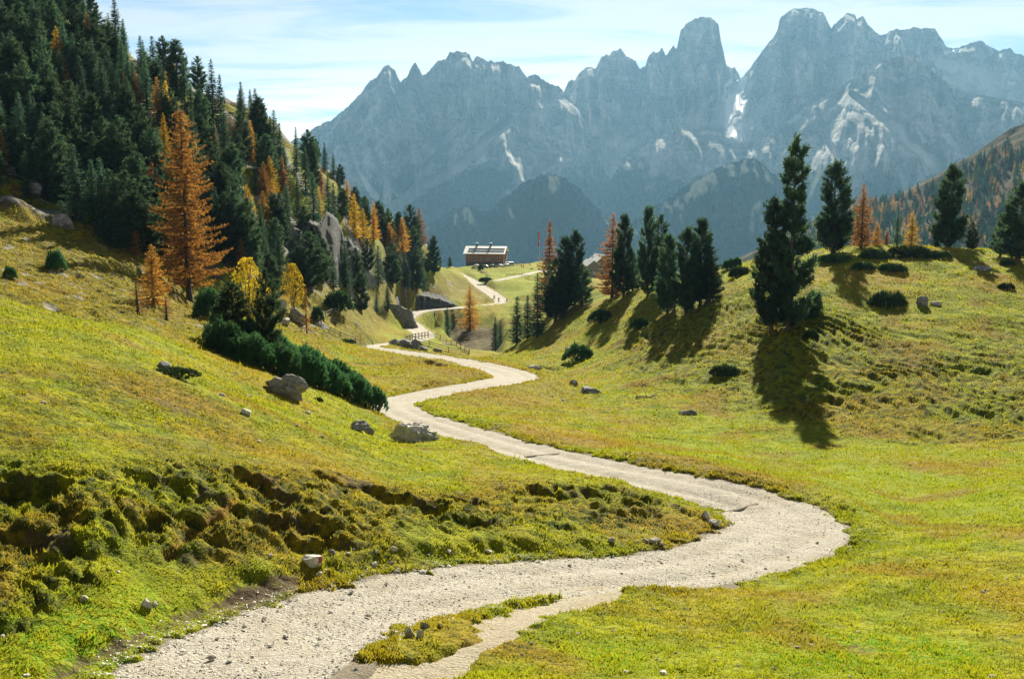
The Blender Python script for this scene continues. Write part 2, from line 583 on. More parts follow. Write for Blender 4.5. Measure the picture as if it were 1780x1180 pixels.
# scarps where the turf has slipped: polyline of survey readings, drop in metres, reach in metres
SCARPS = [([(520, 806), (580, 818), (640, 830), (690, 852), (740, 872), (800, 884)], 0.75, 2.2),
          ([(905, 846), (960, 852), (1010, 856), (1060, 862)], 0.6, 2.0),
          ([(1040, 845), (1110, 860), (1170, 880), (1235, 900)], 0.35, 1.6),
          ([(0, 822), (60, 826), (110, 834), (160, 850)], 0.8, 1.8),
          ([(180, 818), (240, 822), (310, 838), (380, 862), (420, 880)], 0.5, 1.6),
          ([(420, 815), (470, 838), (510, 868), (545, 898)], 0.55, 1.7),
          ([(400, 880), (470, 890), (540, 915), (600, 935)], 0.5, 1.5),
          ([(180, 892), (250, 905), (300, 925)], 0.5, 1.6),
          ([(40, 915), (100, 940), (150, 975)], 0.45, 1.6),
          ([(730, 880), (790, 900), (860, 905), (900, 925)], 0.45, 1.6),
          ([(480, 925), (560, 940), (650, 950)], 0.35, 1.2),
          ([(760, 850), (830, 862), (880, 880)], 0.4, 1.4),
          ([(925, 632), (980, 637), (1010, 638)], 0.8, 4.0),
          ([(755, 628), (790, 634), (815, 634)], 0.9, 3.5),
          ([(600, 629), (650, 632), (690, 631)], 0.6, 3.5)]
HUMMOCKS = [(-60, 800), (120, 815), (300, 800), (470, 810), (640, 832), (800, 850), (930, 848), (1080, 850), (1230, 900), (1200, 935), (1040, 950),
            (800, 945), (640, 955), (520, 960), (430, 985), (330, 1000), (240, 960), (120, 1060), (40, 1120), (-60, 1120)]


def find_ground(px, py, dmin=12.0, dmax=620.0, fn=None):
    """walk along a sight line until it meets the surveyed surface"""
    fn = fn or base_z
    d = np.exp(np.linspace(math.log(dmin), math.log(dmax), 900))
    p = P(px, py, d)
    g = fn(p[:, 0], p[:, 1])
    hit = np.nonzero(p[:, 2] <= g)[0]
    return d[hit[0]] if len(hit) else None


def terrain(x, y):
    """full ground height with attributes"""
    z = base_z(x, y)
    px, py = project(x, y, z)
    d = y
    near = 1 - sstep(110, 200, d)
    # --- broad swells
    z = z + 0.35 * fbm(x / 9, y / 9, 3, 3) * sstep(18, 45, d) * (1 - 0.6 * sstep(60, 80, d) * (d < 75))
    z = z + 1.6 * fbm(x / 26, y / 26, 3, 9) * sstep(150, 230, d)
    # --- hummocky slipped turf
    Dm, _zm, Wm = near_path(x, y, PATHS['main'])
    hm = poly_mask(px, py, HUMMOCKS, 28) * (d < 50) * sstep(0.9, 2.4, Dm - Wm)
    wx, wy = x + 0.5 * vnoise(x * 0.9, y * 0.9, 5), y + 0.5 * vnoise(x * 0.9, y * 0.9, 6)
    f1 = worley(wx / 1.45, wy / 1.15, 11)
    f2 = worley(wx / 0.62, wy / 0.55, 12)
    dome = np.maximum(np.sqrt(np.clip(1 - (f1 / 0.80) ** 2, 0, 1)), 0.36)
    dome2 = np.maximum(np.sqrt(np.clip(1 - (f2 / 0.80) ** 2, 0, 1)), 0.3)
    patchy = sstep(-0.25, 0.5, fbm(x / 4.2, y / 3.4, 3, 21))
    z = z + hm * ((dome - 0.66) * 0.72 * (0.2 + 0.8 * patchy) + (dome2 - 0.66) * 0.30 + 0.12 * fbm(x / 0.5, y / 0.5, 3, 23))
    scar = np.zeros_like(z)
    for line, drop, reach in SCARPS:
        ln = []
        for a, b in line:
            dd = find_ground(a, b)
            ln.append(P(a, b, dd)[:2])
        ln = np.array(ln)
        lo, hi = ln.min(0) - reach * 3, ln.max(0) + reach * 3
        idx = np.nonzero((x > lo[0]) & (x < hi[0]) & (y > lo[1]) & (y < hi[1]))
        if not len(idx[0]):
            continue
        X, Y = x[idx], y[idx]
        jx = 0.45 * reach * fbm(X / reach * 1.1, Y / reach * 1.1, 3, 41)
        best, side, along = np.full(len(X), 99.0), np.zeros(len(X)), np.zeros(len(X))
        n = len(ln) - 1
        for k in range(n):
            a, b = ln[k], ln[k + 1]
            dx, dy = b - a
            t = np.clip(((X - a[0]) * dx + (Y + jx - a[1]) * dy) / (dx * dx + dy * dy), 0, 1)
            dist = np.hypot(X - a[0] - t * dx, Y + jx - a[1] - t * dy)
            bt = dist < best
            best[bt] = dist[bt]
            side[bt] = (((X - a[0]) * dy - (Y + jx - a[1]) * dx) > 0)[bt]
            along[bt] = ((k + t) / n)[bt]
        ends = sstep(0, 0.12, along) * (1 - sstep(0.88, 1.0, along))
        prof = 0.75 * sstep(0, 0.34 * reach, best) * sstep(0.2, 1.6, near_path(X, Y, PATHS['main'])[0] - 2.2) * (1 - sstep(0.35 * reach, reach * 1.5, best))
        z[idx] = z[idx] - drop * prof * (side > 0) * ends
        lip = (side > 0) * ends * (1 - sstep(0.2 * reach, 0.75 * reach, best))
        scar[idx] = np.maximum(scar[idx], lip)
    # --- tussocks everywhere near, cattle terraces on the knoll
    tus = worley(x / 0.55, y / 0.48, 14)
    z = z + (0.055 + 0.05 * sstep(40, 80, d)) * (0.55 - tus) * near * (1 - sstep(70, 150, d) * 0.3) * sstep(-0.4, 0.5, fbm(x / 6, y / 6, 2, 22))
    knoll = poly_mask(px, py, [(1080, 560), (1280, 500), (1420, 520), (1500, 560), (1600, 600), (1800, 570), (1800, 800), (1640, 770), (1440, 745), (1240, 710), (1080, 660)], 40) * (d > 76) * (d < 165)
    ph = (z * 1.0 + 0.10 * (y - 100) * 0 + 0.16 * x * sstep(20, 45, x) + 0.9 * fbm(x / 11, y / 11, 3, 33)) / 0.70
    saw = ph - np.floor(ph)
    step = np.where(saw < 0.68, saw / 0.68, (1 - saw) / 0.32) - 0.5
    z = z + knoll * -step * 0.62 * (0.35 + 0.65 * sstep(-0.3, 0.4, fbm(x / 14, y / 14, 2, 35)))
    z = z + knoll * 0.25 * (0.6 - worley(x / 1.3, y / 1.0, 36))
    rough = poly_mask(px, py, [(-80, 380), (200, 420), (350, 510), (430, 600), (300, 585), (150, 560), (-80, 535)], 22) * (d > 60) * (d < 150)
    rough2 = poly_mask(px, py, [(450, 480), (700, 500), (840, 470), (880, 520), (700, 540), (640, 590), (560, 600), (450, 560)], 20) * (d > 110) * (d < 430)
    z = z + rough * (0.45 * (0.6 - worley(x / 2.2, y / 1.8, 44)) + 0.25 * fbm(x / 2.5, y / 2.5, 3, 45))
    z = z + rough2 * (0.8 * (0.6 - worley(x / 4.2, y / 3.6, 46)) + 0.5 * fbm(x / 5, y / 5, 3, 47))
    # --- forest hill: ledges and outcrops
    hill = poly_mask(px, py, [(-900, 390), (0, 385), (200, 425), (330, 500), (480, 500), (600, 515), (690, 500), (760, 455), (800, 440), (700, 300), (500, 150), (250, -100), (-900, -300)], 15) * (d > 105) * (d < 480)
    crag = ridged(x / 16 + 0.03 * z, y / 16, 4, 51)
    led = (z + 5 * fbm(x / 30, y / 30, 2, 52)) / 5.5
    ls = led - np.floor(led)
    z = z + hill * ((crag - 0.5) * 3.6 + 2.0 * (sstep(0.25, 0.55, ls) - ls))
    rock = hill * sstep(0.35, 0.75, crag * 0.8 + 0.35 * fbm(x / 8, y / 8, 3, 53)) * 0.75
    rock = np.maximum(rock, rough * sstep(0.45, 0.9, fbm(x / 2.0, y / 2.0, 4, 54) + 0.35) * 0.55)
    rock = np.maximum(rock, rough2 * sstep(0.4, 0.9, fbm(x / 4.0, y / 4.0, 4, 55) + 0.30) * 0.6)
    forest_floor = hill * sstep(-0.5, 0.3, fbm(x / 12, y / 12, 3, 57))
    # --- the gully under the upper path
    gul = poly_mask(px, py, [(775, 552), (800, 543), (850, 548), (880, 572), (868, 604), (815, 600), (780, 588)], 10) * (d > 200) * (d < 345)
    z = z - gul * (2.5 + 1.2 * ridged(x / 9, y / 9, 3, 61))
    # --- paths cut in or banked up
    soil = np.zeros_like(z)
    for nm, sheet in (('main', 0.24), ('side', 0.17), ('yard', 0.24)):
        D, Z, Wd = near_path(x, y, PATHS[nm])
        amp = np.where(d < 130, 0.55, 0.6) * (0.6 if nm == 'side' else 1)
        Zp = Z
        z_before = z
        bank = z - Zp
        amp = amp * np.where(bank > 0.25, 0.45, 1.0)
        Dn = D + amp * fbm(x / 1.6, y / 1.6, 3, 71) + amp * 0.6 * vnoise(x / 0.45, y / 0.45, 72)
        fade = np.where(bank > 0, 1.0 + 0.35 * fbm(x / 0.9, y / 0.9, 2, 74), 2.6) * (0.6 if nm == 'side' else 1)
        k_out = sstep(0, 1, (Dn - Wd - 0.25) / fade)
        shoulder = Zp + 0.07 + 0.05 * vnoise(x / 0.4, y / 0.4, 73)
        inner = sstep(Wd - 0.35, Wd + 0.15, Dn)
        zin = (Zp - sheet) * (1 - inner) + shoulder * inner
        z = zin * (1 - k_out) + z * k_out
        steep = np.clip(bank, 0, 0.8) / 0.8
        if nm != 'main':                                   # side tracks run into the gravel, not over it
            z = np.where(Dm < Wm - 0.1, z_before, z)
        s = (1 - sstep(0.2, 0.95, np.abs(Dn - Wd - 0.3))) * (0.22 + 0.80 * steep * (0.35 + 0.65 * (px < 520) * (d < 30)))
        soil = np.maximum(soil, s * (D < 8))
    soil = np.maximum(soil, scar * 0.55 * sstep(-0.2, 0.4, fbm(x / 1.2, y / 1.2, 3, 81) + 0.15))
    soil = np.maximum(soil, hm * sstep(0.56, 0.72, f1) * 0.50)
    soil = np.maximum(soil, gul * 0.6)
    soil = np.maximum(soil, forest_floor * 0.62)
    soil = np.maximum(soil, 0.50 * sstep(0.42, 0.85, fbm(x / 2.4, y / 2.4, 4, 58)) * (d < 130))
    # worn trail through the hummocks
    wear = poly_mask(px, py, [(395, 868), (425, 865), (400, 905), (345, 945), (290, 975), (278, 965), (330, 930), (375, 895)], 7) * (d < 45)
    z = z - wear * 0.12
    lush = poly_mask(px, py, [(1080, 730), (1250, 740), (1780, 800), (1780, 900), (1500, 900), (1400, 840), (1180, 800)], 50) * 0.55
    lush = np.maximum(lush, poly_mask(px, py, [(0, 1060), (230, 1020), (330, 1040), (210, 1180), (0, 1180)], 50) * 0.75)
    lush = np.maximum(lush, sstep(0.25, 0.75, fbm(x / 7, y / 7, 3, 91) + 0.35) * 0.85 * poly_mask(px, py, [(820, 1180), (1150, 1060), (1500, 1000), (1780, 860), (1780, 1180)], 60))
    lush = np.maximum(lush, poly_mask(px, py, [(820, 470), (960, 470), (900, 530), (860, 500)], 20) * 0.5 * (d > 300))
    dry = poly_mask(px, py, [(900, 715), (1000, 745), (1200, 780), (1400, 815), (1500, 870), (1330, 845), (1100, 800), (900, 760)], 28) * 0.95 * sstep(-0.5, 0.3, fbm(x / 9, y / 9, 3, 92))
    dry = np.maximum(dry, rough * 0.55)
    dry = np.maximum(dry, rough2 * 0.5)
    dry = np.maximum(dry, wear)
    dry = np.maximum(dry, poly_mask(px, py, [(700, 600), (960, 640), (1040, 700), (900, 720), (760, 690), (620, 620)], 25) * 0.45)
    dry = np.maximum(dry, poly_mask(px, py, [(1080, 1060), (1350, 1040), (1480, 1000), (1430, 1060), (1200, 1110)], 25) * 0.35)
    dry = np.maximum(dry, sstep(0.3, 0.8, fbm(x / 12, y / 12, 3, 93)) * 0.75)
    tuss = np.clip(0.80 * knoll + 0.55 * rough + 0.6 * rough2 + 0.85 * hm + 0.7 * hill, 0, 0.85)  # dark turf clumps; over the hummocks they also paint in deeper shading
    west = poly_mask(px, py, [(0, 640), (200, 650), (420, 730), (560, 800), (300, 800), (0, 800)], 60) * (d < 60)
    tuss = np.maximum(tuss, 0.6 * west)
    dry = np.maximum(dry, 0.55 * west * sstep(-0.4, 0.3, fbm(x / 4, y / 4, 3, 94)))
    dry = np.maximum(dry, 0.6 * sstep(0.25, 0.7, fbm(x / 5, y / 5, 3, 95)) * (d < 200))
    return z, dict(soil=soil, rock=rock, lush=lush, dry=dry, tuss=tuss)


# ------------------------------------------------------------------ ground mesh: fine where the view is near
ucol = np.concatenate([np.linspace(-1.0, -0.52, 30, endpoint=False), np.linspace(-0.52, 0.52, 660), np.linspace(0.52, 1.0, 31)[1:]])
vrow = np.concatenate([np.linspace(math.log(2.6), math.log(17), 26, endpoint=False), np.linspace(math.log(17), math.log(72), 390, endpoint=False),
                       np.linspace(math.log(72), math.log(165), 300, endpoint=False), np.linspace(math.log(165), math.log(600), 130, endpoint=False), np.linspace(math.log(600), math.log(1600), 20)])
uu, vv = np.meshgrid(ucol, vrow)
gy = np.exp(vv)
gx = uu * gy
gz, gattr = terrain(gx, gy)


def ground_z(x, y):
    """height of the finished ground mesh"""
    x, y = np.asarray(x, float), np.asarray(y, float)
    fi = np.interp(np.log(y), vrow, np.arange(len(vrow)))
    fj = np.interp(x / y, ucol, np.arange(len(ucol)))
    i, j = np.minimum(fi.astype(int), len(vrow) - 2), np.minimum(fj.astype(int), len(ucol) - 2)
    a, b = fi - i, fj - j
    return (gz[i, j] * (1 - b) + gz[i, j + 1] * b) * (1 - a) + (gz[i + 1, j] * (1 - b) + gz[i + 1, j + 1] * b) * a


def ground_attr(name, x, y):
    i = np.rint(np.interp(np.log(y), vrow, np.arange(len(vrow)))).astype(int)
    j = np.rint(np.interp(x / y, ucol, np.arange(len(ucol)))).astype(int)
    return gattr[name][i, j]


ground = link('ground', np_mesh('ground', np.stack([gx, gy, gz], -1).reshape(-1, 3), grid_faces(*gx.shape), [MAT_GROUND], True, gattr), kind='structure',
              label='grassy alpine meadow with slipped turf, a knoll and a wooded hill')


def path_sheet(name, path, mat, label, ncross=34, relief=0.05):
    seg = np.hypot(*np.diff(path[:, :2], axis=0).T)
    s = np.concatenate([[0], np.cumsum(seg)])
    pos, cuts = 0.0, [0.0]
    while pos < s[-1]:
        yy = np.interp(pos, s, path[:, 1])
        pos += max(0.12, yy * 0.0028)
        cuts.append(min(pos, s[-1]))
    cuts = np.array(cuts)
    c = np.stack([np.interp(cuts, s, path[:, k]) for k in range(4)], -1)
    ker = np.hanning(9)
    ker /= ker.sum()
    tang = np.gradient(c[:, :2], axis=0)
    tang = np.stack([np.convolve(np.pad(tang[:, k], 4, 'edge'), ker, 'valid') for k in range(2)], -1)
    tang /= np.linalg.norm(tang, axis=1)[:, None]
    nrm = np.stack([tang[:, 1], -tang[:, 0]], -1)
    q = np.linspace(-1, 1, ncross)
    off = q[None] * (c[:, 3:4] + 0.75 * (0.6 if name == 'footpath' else 1))
    x = c[:, 0:1] + nrm[:, 0:1] * off
    y = c[:, 1:2] + nrm[:, 1:2] * off
    z = c[:, 2:3] + 0 * off
    z = z + relief * (0.7 * fbm(x / 1.3, y / 1.3, 3, 101) + 0.5 * vnoise(x / 0.33, y / 0.33, 104)) * np.minimum(1, 60 / y) - 0.02
    z = z - relief * 1.5 * np.exp(-((np.abs(off) - 0.42 * c[:, 3:4]) / 0.35) ** 2)
    z = z - 0.65 * sstep(0.90, 1.0, np.abs(q))[None]
    if name == 'footpath':                                # its ends sink under the gravel of the wide path
        L_ = cuts[-1]
        Dq, _zq, Wq = near_path(x, y, PATHS['main'])
        z = z - 0.14 * (1 - sstep(-0.25, 0.0, Dq - Wq)) - 0.10 * (1 - sstep(0.0, 0.9, np.minimum(cuts, L_ - cuts)))[:, None]
    rut = np.exp(-((np.abs(off) - 0.42 * c[:, 3:4]) / 0.30) ** 2)
    edge = np.clip(sstep(0.80, 1.05, np.abs(off) / c[:, 3:4]) + 0.30 * np.exp(-(off / (0.28 * c[:, 3:4])) ** 2) - 0.35 * rut, 0, 1)
    if name == 'footpath':
        edge = edge * 0.4
    return link(name, np_mesh(name, np.stack([x, y, z], -1).reshape(-1, 3), grid_faces(*x.shape), [mat], True, dict(edge=edge)), kind='structure', label=label)


path_sheet('path', PATHS['main'], MAT_PATH, 'wide pale gravel path winding down through the meadow to the huts')
path_sheet('footpath', PATHS['side'], MAT_TRAIL, 'narrow trodden earth trail beside the gravel path', 16, 0.03)
path_sheet('gravel_yard', PATHS['yard'], MAT_PATH, 'pale gravel track widening into the yard of the huts', 20, 0.05)
# ------------------------------------------------------------------ far mountains
def make_rock_material(name, rock_a, rock_b, scree, veg, scale):
    m, t, out = material(name)
    p = geo_pos(t)
    mp = t.nodes.new('ShaderNodeMapping')
    mp.inputs['Scale'].default_value = (scale, scale, scale * 0.45)
    t.links.new(p, mp.inputs[0])
    streak = noise(t, 1.0, 7, 0.66, mp.outputs[0], 0.3)
    mp2 = t.nodes.new('ShaderNodeMapping')
    mp2.inputs['Scale'].default_value = (scale * 0.35, scale * 0.35, scale * 3.2)
    mp2.inputs['Rotation'].default_value = (0, math.radians(7), 0)
    t.links.new(p, mp2.inputs[0])
    strata = noise(t, 1.0, 5, 0.6, mp2.outputs[0], 0.2)
    col = mix_col(t, ramp(t, streak, (0.38, 0.60)), rock_a, rock_b)
    col = mix_col(t, math_node(t, 'MULTIPLY', ramp(t, strata, (0.52, 0.68)), 0.55), col, tuple(v * 1.35 for v in rock_b))
    mp3 = t.nodes.new('ShaderNodeMapping')
    mp3.inputs['Scale'].default_value = (scale * 3.6, scale * 3.6, scale * 0.55)
    t.links.new(p, mp3.inputs[0])
    crack = noise(t, 1.0, 6, 0.7, mp3.outputs[0], 0.6)
    cm = math_node(t, 'MULTIPLY', ramp(t, crack, (0.46, 0.36)), 0.6)
    col = mix_col(t, cm, col, tuple(v * 0.35 for v in rock_a))
    col = mix_col(t, attr(t, 'scree'), col, scree)
    mp4 = t.nodes.new('ShaderNodeMapping')
    mp4.inputs['Scale'].default_value = (scale * 0.40, scale * 0.40, scale * 0.22)
    t.links.new(p, mp4.inputs[0])
    macro = noise(t, 1.0, 4, 0.6, mp4.outputs[0], 0.8)
    col = mix_col(t, math_node(t, 'MULTIPLY', ramp(t, macro, (0.50, 0.38)), 0.45), col, tuple(v * 0.8 for v in rock_a))
    fine = noise(t, scale * 5, 4, 0.65, p)
    vg = mix_col(t, ramp(t, fine, (0.4, 0.62)), veg, tuple(v * 2.1 for v in veg))
    vm = ramp(t, math_node(t, 'ADD', attr(t, 'veg'), math_node(t, 'MULTIPLY', math_node(t, 'SUBTRACT', streak, 0.5), 1.3)), (0.40, 0.62))
    col = mix_col(t, vm, col, vg)
    h = math_node(t, 'ADD', math_node(t, 'ADD', streak, math_node(t, 'MULTIPLY', crack, 0.6)), math_node(t, 'MULTIPLY', strata, 0.5))
    h = math_node(t, 'ADD', h, math_node(t, 'MULTIPLY', fine, 0.3))
    principled(t, out, col, 1.0, bump(t, h, 1.0, 0.35 / scale), 0.05)
    return m


MAT_ROCK = make_rock_material('dolomite_rock', (0.20, 0.19, 0.185), (0.72, 0.68, 0.64), (0.86, 0.82, 0.77), (0.030, 0.045, 0.018), 1 / 110.0)
MAT_SPUR = make_rock_material('wooded_rock', (0.10, 0.10, 0.095), (0.24, 0.235, 0.22), (0.40, 0.385, 0.36), (0.016, 0.030, 0.014), 1 / 60.0)
m, t, out = material('old_snow')
principled(t, out, mix_col(t, ramp(t, noise(t, 0.02, 5, 0.6), (0.4, 0.7)), (0.93, 0.90, 0.89), (0.80, 0.76, 0.75)), 0.7, None, 0.3)
MAT_SNOW = m


MASSIFS = []


def interp_line(px, line, col=1):
    line = np.array(line, float)
    return np.interp(px, line[:, 0], line[:, col])


def massif(name, label, ridge, zbase, mat, step=1.5, rows=205, cliff=((0, 350),), cliff_slope=0.34, slope=1.25, big=260, mid=85, small=22, jag=3.0, seed=0,
           scree_gullies=(), veg_line=-9999, veg_soft=200, lam=1.0, backrows=24, strata=30, veg_boost=0.0, cols=None):
    """ridge: (px, py, metres); the face is laid out over bearing and drop below the ridge"""
    r = np.array(ridge, float)
    px = np.arange(r[0, 0], r[-1, 0], step)
    py = np.interp(px, r[:, 0], r[:, 1]) + jag * fbm(px / 11.0, 0 * px + seed, 4, seed + 1, 0.6)
    D = np.interp(px, r[:, 0], r[:, 2])
    a, ry, rz = ray(px, py)
    bear = a / ry
    zr = rz / ry * D
    h1 = np.interp(px, [c[0] for c in cliff], [c[1] for c in cliff])
    t = np.linspace(0, 1, rows)[:, None] ** 1.25
    Ht = (zr - zbase)[None]
    h = t * Ht
    x0, z = bear[None] * D[None] + 0 * h, zr[None] - h
    L = lam
    c1 = h1[None] * (1 + 0.35 * fbm(x0 / (500 * L), z / (900 * L), 3, seed + 2))
    hc = np.minimum(h, c1)
    off = hc * cliff_slope + np.maximum(h - c1, 0) * (np.interp(px, [q[0] for q in slope], [q[1] for q in slope])[None] if isinstance(slope, tuple) else slope)
    grow = sstep(0, 450 * L, h)
    warp = 140 * L * fbm(x0 / (420 * L), z / (420 * L), 3, seed + 3)
    R1 = (ridged((x0 + warp) / (900 * L), z / (2600 * L), 3, seed + 4) - 0.35) * big * grow
    R2 = (ridged((x0 + warp * 0.6) / (260 * L), z / (1250 * L), 4, seed + 5, 0.45) - 0.4) * mid * sstep(0, 90 * L, h)
    R3 = fbm(x0 / (60 * L), z / (190 * L), 4, seed + 6, 0.5) * small * sstep(0, 30 * L, h)
    st = (z + 0.10 * x0 + 45 * L * fbm(x0 / (300 * L), z / (300 * L), 3, seed + 7)) / (95 * L)
    sw = st - np.floor(st)
    R4 = strata * (sstep(0.15, 0.4, sw) - sw)
    scree = np.zeros_like(h)
    ppx = px[None] + 0 * h
    for (line, wpx) in scree_gullies:
        ln = np.array(line, float)
        # in terms of apparent height: px, py of the gully axis
        pyv = H0 / 2 - FPX * ((z / (D[None] - off) * cp + sp) / (cp - z / (D[None] - off) * sp))
        best = np.full(h.shape, 1e9)
        for k in range(len(ln) - 1):
            (xa, ya), (xb, yb) = ln[k], ln[k + 1]
            dx, dy = xb - xa, yb - ya
            tt = np.clip(((ppx - xa) * dx + (pyv - ya) * dy) / (dx * dx + dy * dy), 0, 1)
            w = wpx * (0.5 + 0.9 * (k + tt) / (len(ln) - 1))
            best = np.minimum(best, np.hypot(ppx - xa - tt * dx, pyv - ya - tt * dy) / w)
        g = 1 - sstep(0.6, 1.15, best + 0.30 * fbm(x0 / (60 * L), z / (60 * L), 3, seed + 9))
        scree = np.maximum(scree, g)
    rel = R1 + (R2 + R3 + R4) * (1 - 0.88 * scree) - 45 * L * scree
    y = D[None] - off - rel
    # ledges and lower slopes gather rubble
    gentle = sstep(0.0, 1.0, (h - c1) / (260 * L)) * sstep(0.05, 0.6, fbm((x0 + warp) / (210 * L), z / (520 * L), 4, seed + 10))
    scree = np.maximum(scree, gentle * 0.25)
    veg = sstep(veg_line + veg_soft, veg_line - veg_soft, z + 110 * L * fbm(x0 / (260 * L), z / (200 * L), 4, seed + 11)) * (1 - 0.75 * scree) + veg_boost
    # far side
    tb = np.linspace(1, 0, backrows, endpoint=False)[:, None]
    hb = tb * (Ht * 0.8)
    yb = D[None] + hb * 0.8
    X = np.vstack([bear[None] * yb, bear[None] * y])
    Y = np.vstack([yb, y])
    Z = np.vstack([zr[None] - hb, z])
    pad = np.zeros_like(hb)
    me = np_mesh(name, np.stack([X, Y, Z], -1).reshape(-1, 3), grid_faces(*X.shape), [mat], True,
                 dict(scree=np.vstack([pad, scree]), veg=np.vstack([pad, veg])))
    o = link(name, me, kind='structure', label=label)
    MASSIFS.append((np.stack([X, Y, Z], -1).reshape(-1, 3), grid_faces(*X.shape)))
    return o


LEFT = [(150, 365), (300, 330), (400, 290), (470, 262), (530, 236), (546, 222), (575, 210), (600, 190), (630, 160), (641, 143), (655, 134), (668, 117), (676, 112), (686, 124), (696, 143), (706, 135),
        (716, 116), (721, 111), (729, 119), (734, 133), (746, 124), (760, 107), (775, 103), (781, 92), (796, 90), (816, 95), (822, 106), (830, 98), (850, 108), (870, 107), (886, 112),
        (902, 116), (916, 136), (926, 130), (936, 132), (946, 141), (956, 146), (970, 150), (986, 168), (1003, 186), (1018, 215), (1030, 240), (1042, 268), (1052, 300), (1075, 340)]
LEFT = [(a, b, 6600 - (a - 700) * 0.6) for a, b in LEFT]
massif('mountain', 'broad grey rock massif with twin needles on its shoulder', LEFT, -430, MAT_ROCK, seed=100, cliff=((150, 90), (300, 120), (600, 160), (680, 330), (800, 380), (980, 300), (1075, 150)),
       big=760, mid=360, small=60, jag=2.8, slope=1.35, veg_line=-60, veg_soft=170,
       scree_gullies=[([(905, 195), (850, 240), (800, 290), (740, 322), (690, 352), (640, 380)], 11), ([(700, 262), (672, 300), (668, 345)], 7), ([(770, 255), (735, 290), (715, 330)], 5),
                      ([(640, 250), (660, 300), (690, 335)], 5), ([(600, 250), (620, 300), (650, 340)], 5)])
SPIRE = [(940, 190), (960, 172), (980, 160), (988, 141), (1000, 139), (1010, 124), (1021, 117), (1035, 120), (1045, 100), (1060, 95), (1068, 88), (1078, 84), (1090, 100), (1105, 106), (1112, 120),
         (1121, 118), (1126, 100), (1136, 90), (1142, 93), (1150, 84), (1158, 97), (1166, 86), (1171, 77), (1176, 86), (1180, 70), (1183, 54), (1196, 40), (1210, 32), (1225, 29), (1240, 33),
         (1249, 46), (1253, 72), (1258, 90), (1263, 115), (1276, 118), (1283, 126), (1289, 140), (1294, 175), (1300, 240)]
SPIRE = [(a, b, 7200) for a, b in SPIRE]
massif('mountain', 'jagged row of rock spires beside a blunt tower peak', SPIRE, -300, MAT_ROCK, seed=200, cliff=((940, 500), (1100, 620), (1180, 620), (1250, 600), (1300, 300)), cliff_slope=0.26, slope=1.6,
       big=420, mid=360, small=65, jag=3.2, veg_line=-300, strata=10,
       scree_gullies=[([(1085, 235), (1060, 250), (1045, 275), (1060, 300)], 26), ([(1130, 230), (1080, 262), (1060, 290)], 14), ([(1270, 140), (1262, 190), (1250, 240)], 14)])
RIGHT = [(1262, 150), (1285, 138), (1296, 128), (1310, 110), (1326, 88), (1345, 65), (1352, 50), (1355, 35), (1370, 20), (1390, 14), (1410, 15), (1430, 22), (1440, 40), (1445, 51), (1451, 42), (1460, 35),
         (1475, 22), (1485, 25), (1490, 36), (1500, 27), (1506, 40), (1520, 55), (1530, 62), (1540, 60), (1555, 52), (1575, 52), (1590, 49), (1610, 50), (1625, 51), (1635, 65), (1645, 82), (1660, 85),
         (1675, 80), (1690, 75), (1705, 71), (1720, 82), (1740, 89), (1755, 84), (1765, 92), (1780, 98), (1850, 90), (1920, 130)]
RIGHT = [(a, b, 7000 + max(0, a - 1500) * 1.2) for a, b in RIGHT]
massif('mountain', 'highest rock massif with a flat top and stepped summits', RIGHT, -300, MAT_ROCK, seed=300, cliff=((1262, 30), (1292, 30), (1310, 160), (1350, 620), (1450, 620), (1540, 420), (1640, 200), (1780, 120), (1920, 100)), cliff_slope=0.42,
       slope=((1262, 2.2), (1292, 2.2), (1325, 1.5)), big=640, mid=360, small=60, jag=2.2, veg_line=-250,
       scree_gullies=[([(1290, 135), (1278, 180), (1262, 220), (1285, 248)], 20), ([(1360, 165), (1330, 190), (1300, 225), (1295, 250)], 13), ([(1640, 110), (1690, 130), (1780, 160)], 26), ([(1650, 140), (1720, 175), (1790, 190)], 22)])
BUTT = [(1035, 345), (1060, 312), (1090, 274), (1130, 247), (1160, 232), (1182, 220), (1215, 226), (1250, 232), (1285, 250), (1318, 246), (1345, 228), (1400, 190), (1440, 165), (1480, 140), (1512, 118), (1540, 104), (1575, 96),
        (1600, 106), (1640, 140), (1680, 160), (1720, 168), (1780, 178), (1850, 200), (1920, 230)]
BUTT = [(a, b, 5600) for a, b in BUTT]
massif('mountain', 'lower pale rock pyramid standing in front of the highest massif', BUTT, -430, MAT_ROCK, seed=400, cliff=((1035, 160), (1180, 200), (1300, 90), (1575, 60), (2000, 60)), cliff_slope=0.55, slope=1.28, big=520, mid=280,
       small=50, jag=1.6, veg_line=-70, veg_soft=160, strata=14,
       scree_gullies=[([(1480, 165), (1530, 200), (1580, 240), (1640, 285)], 10), ([(1420, 190), (1450, 260), (1480, 330)], 6), ([(1180, 330), (1175, 370), (1190, 410)], 6), ([(1240, 300), (1225, 350), (1220, 400)], 4)])

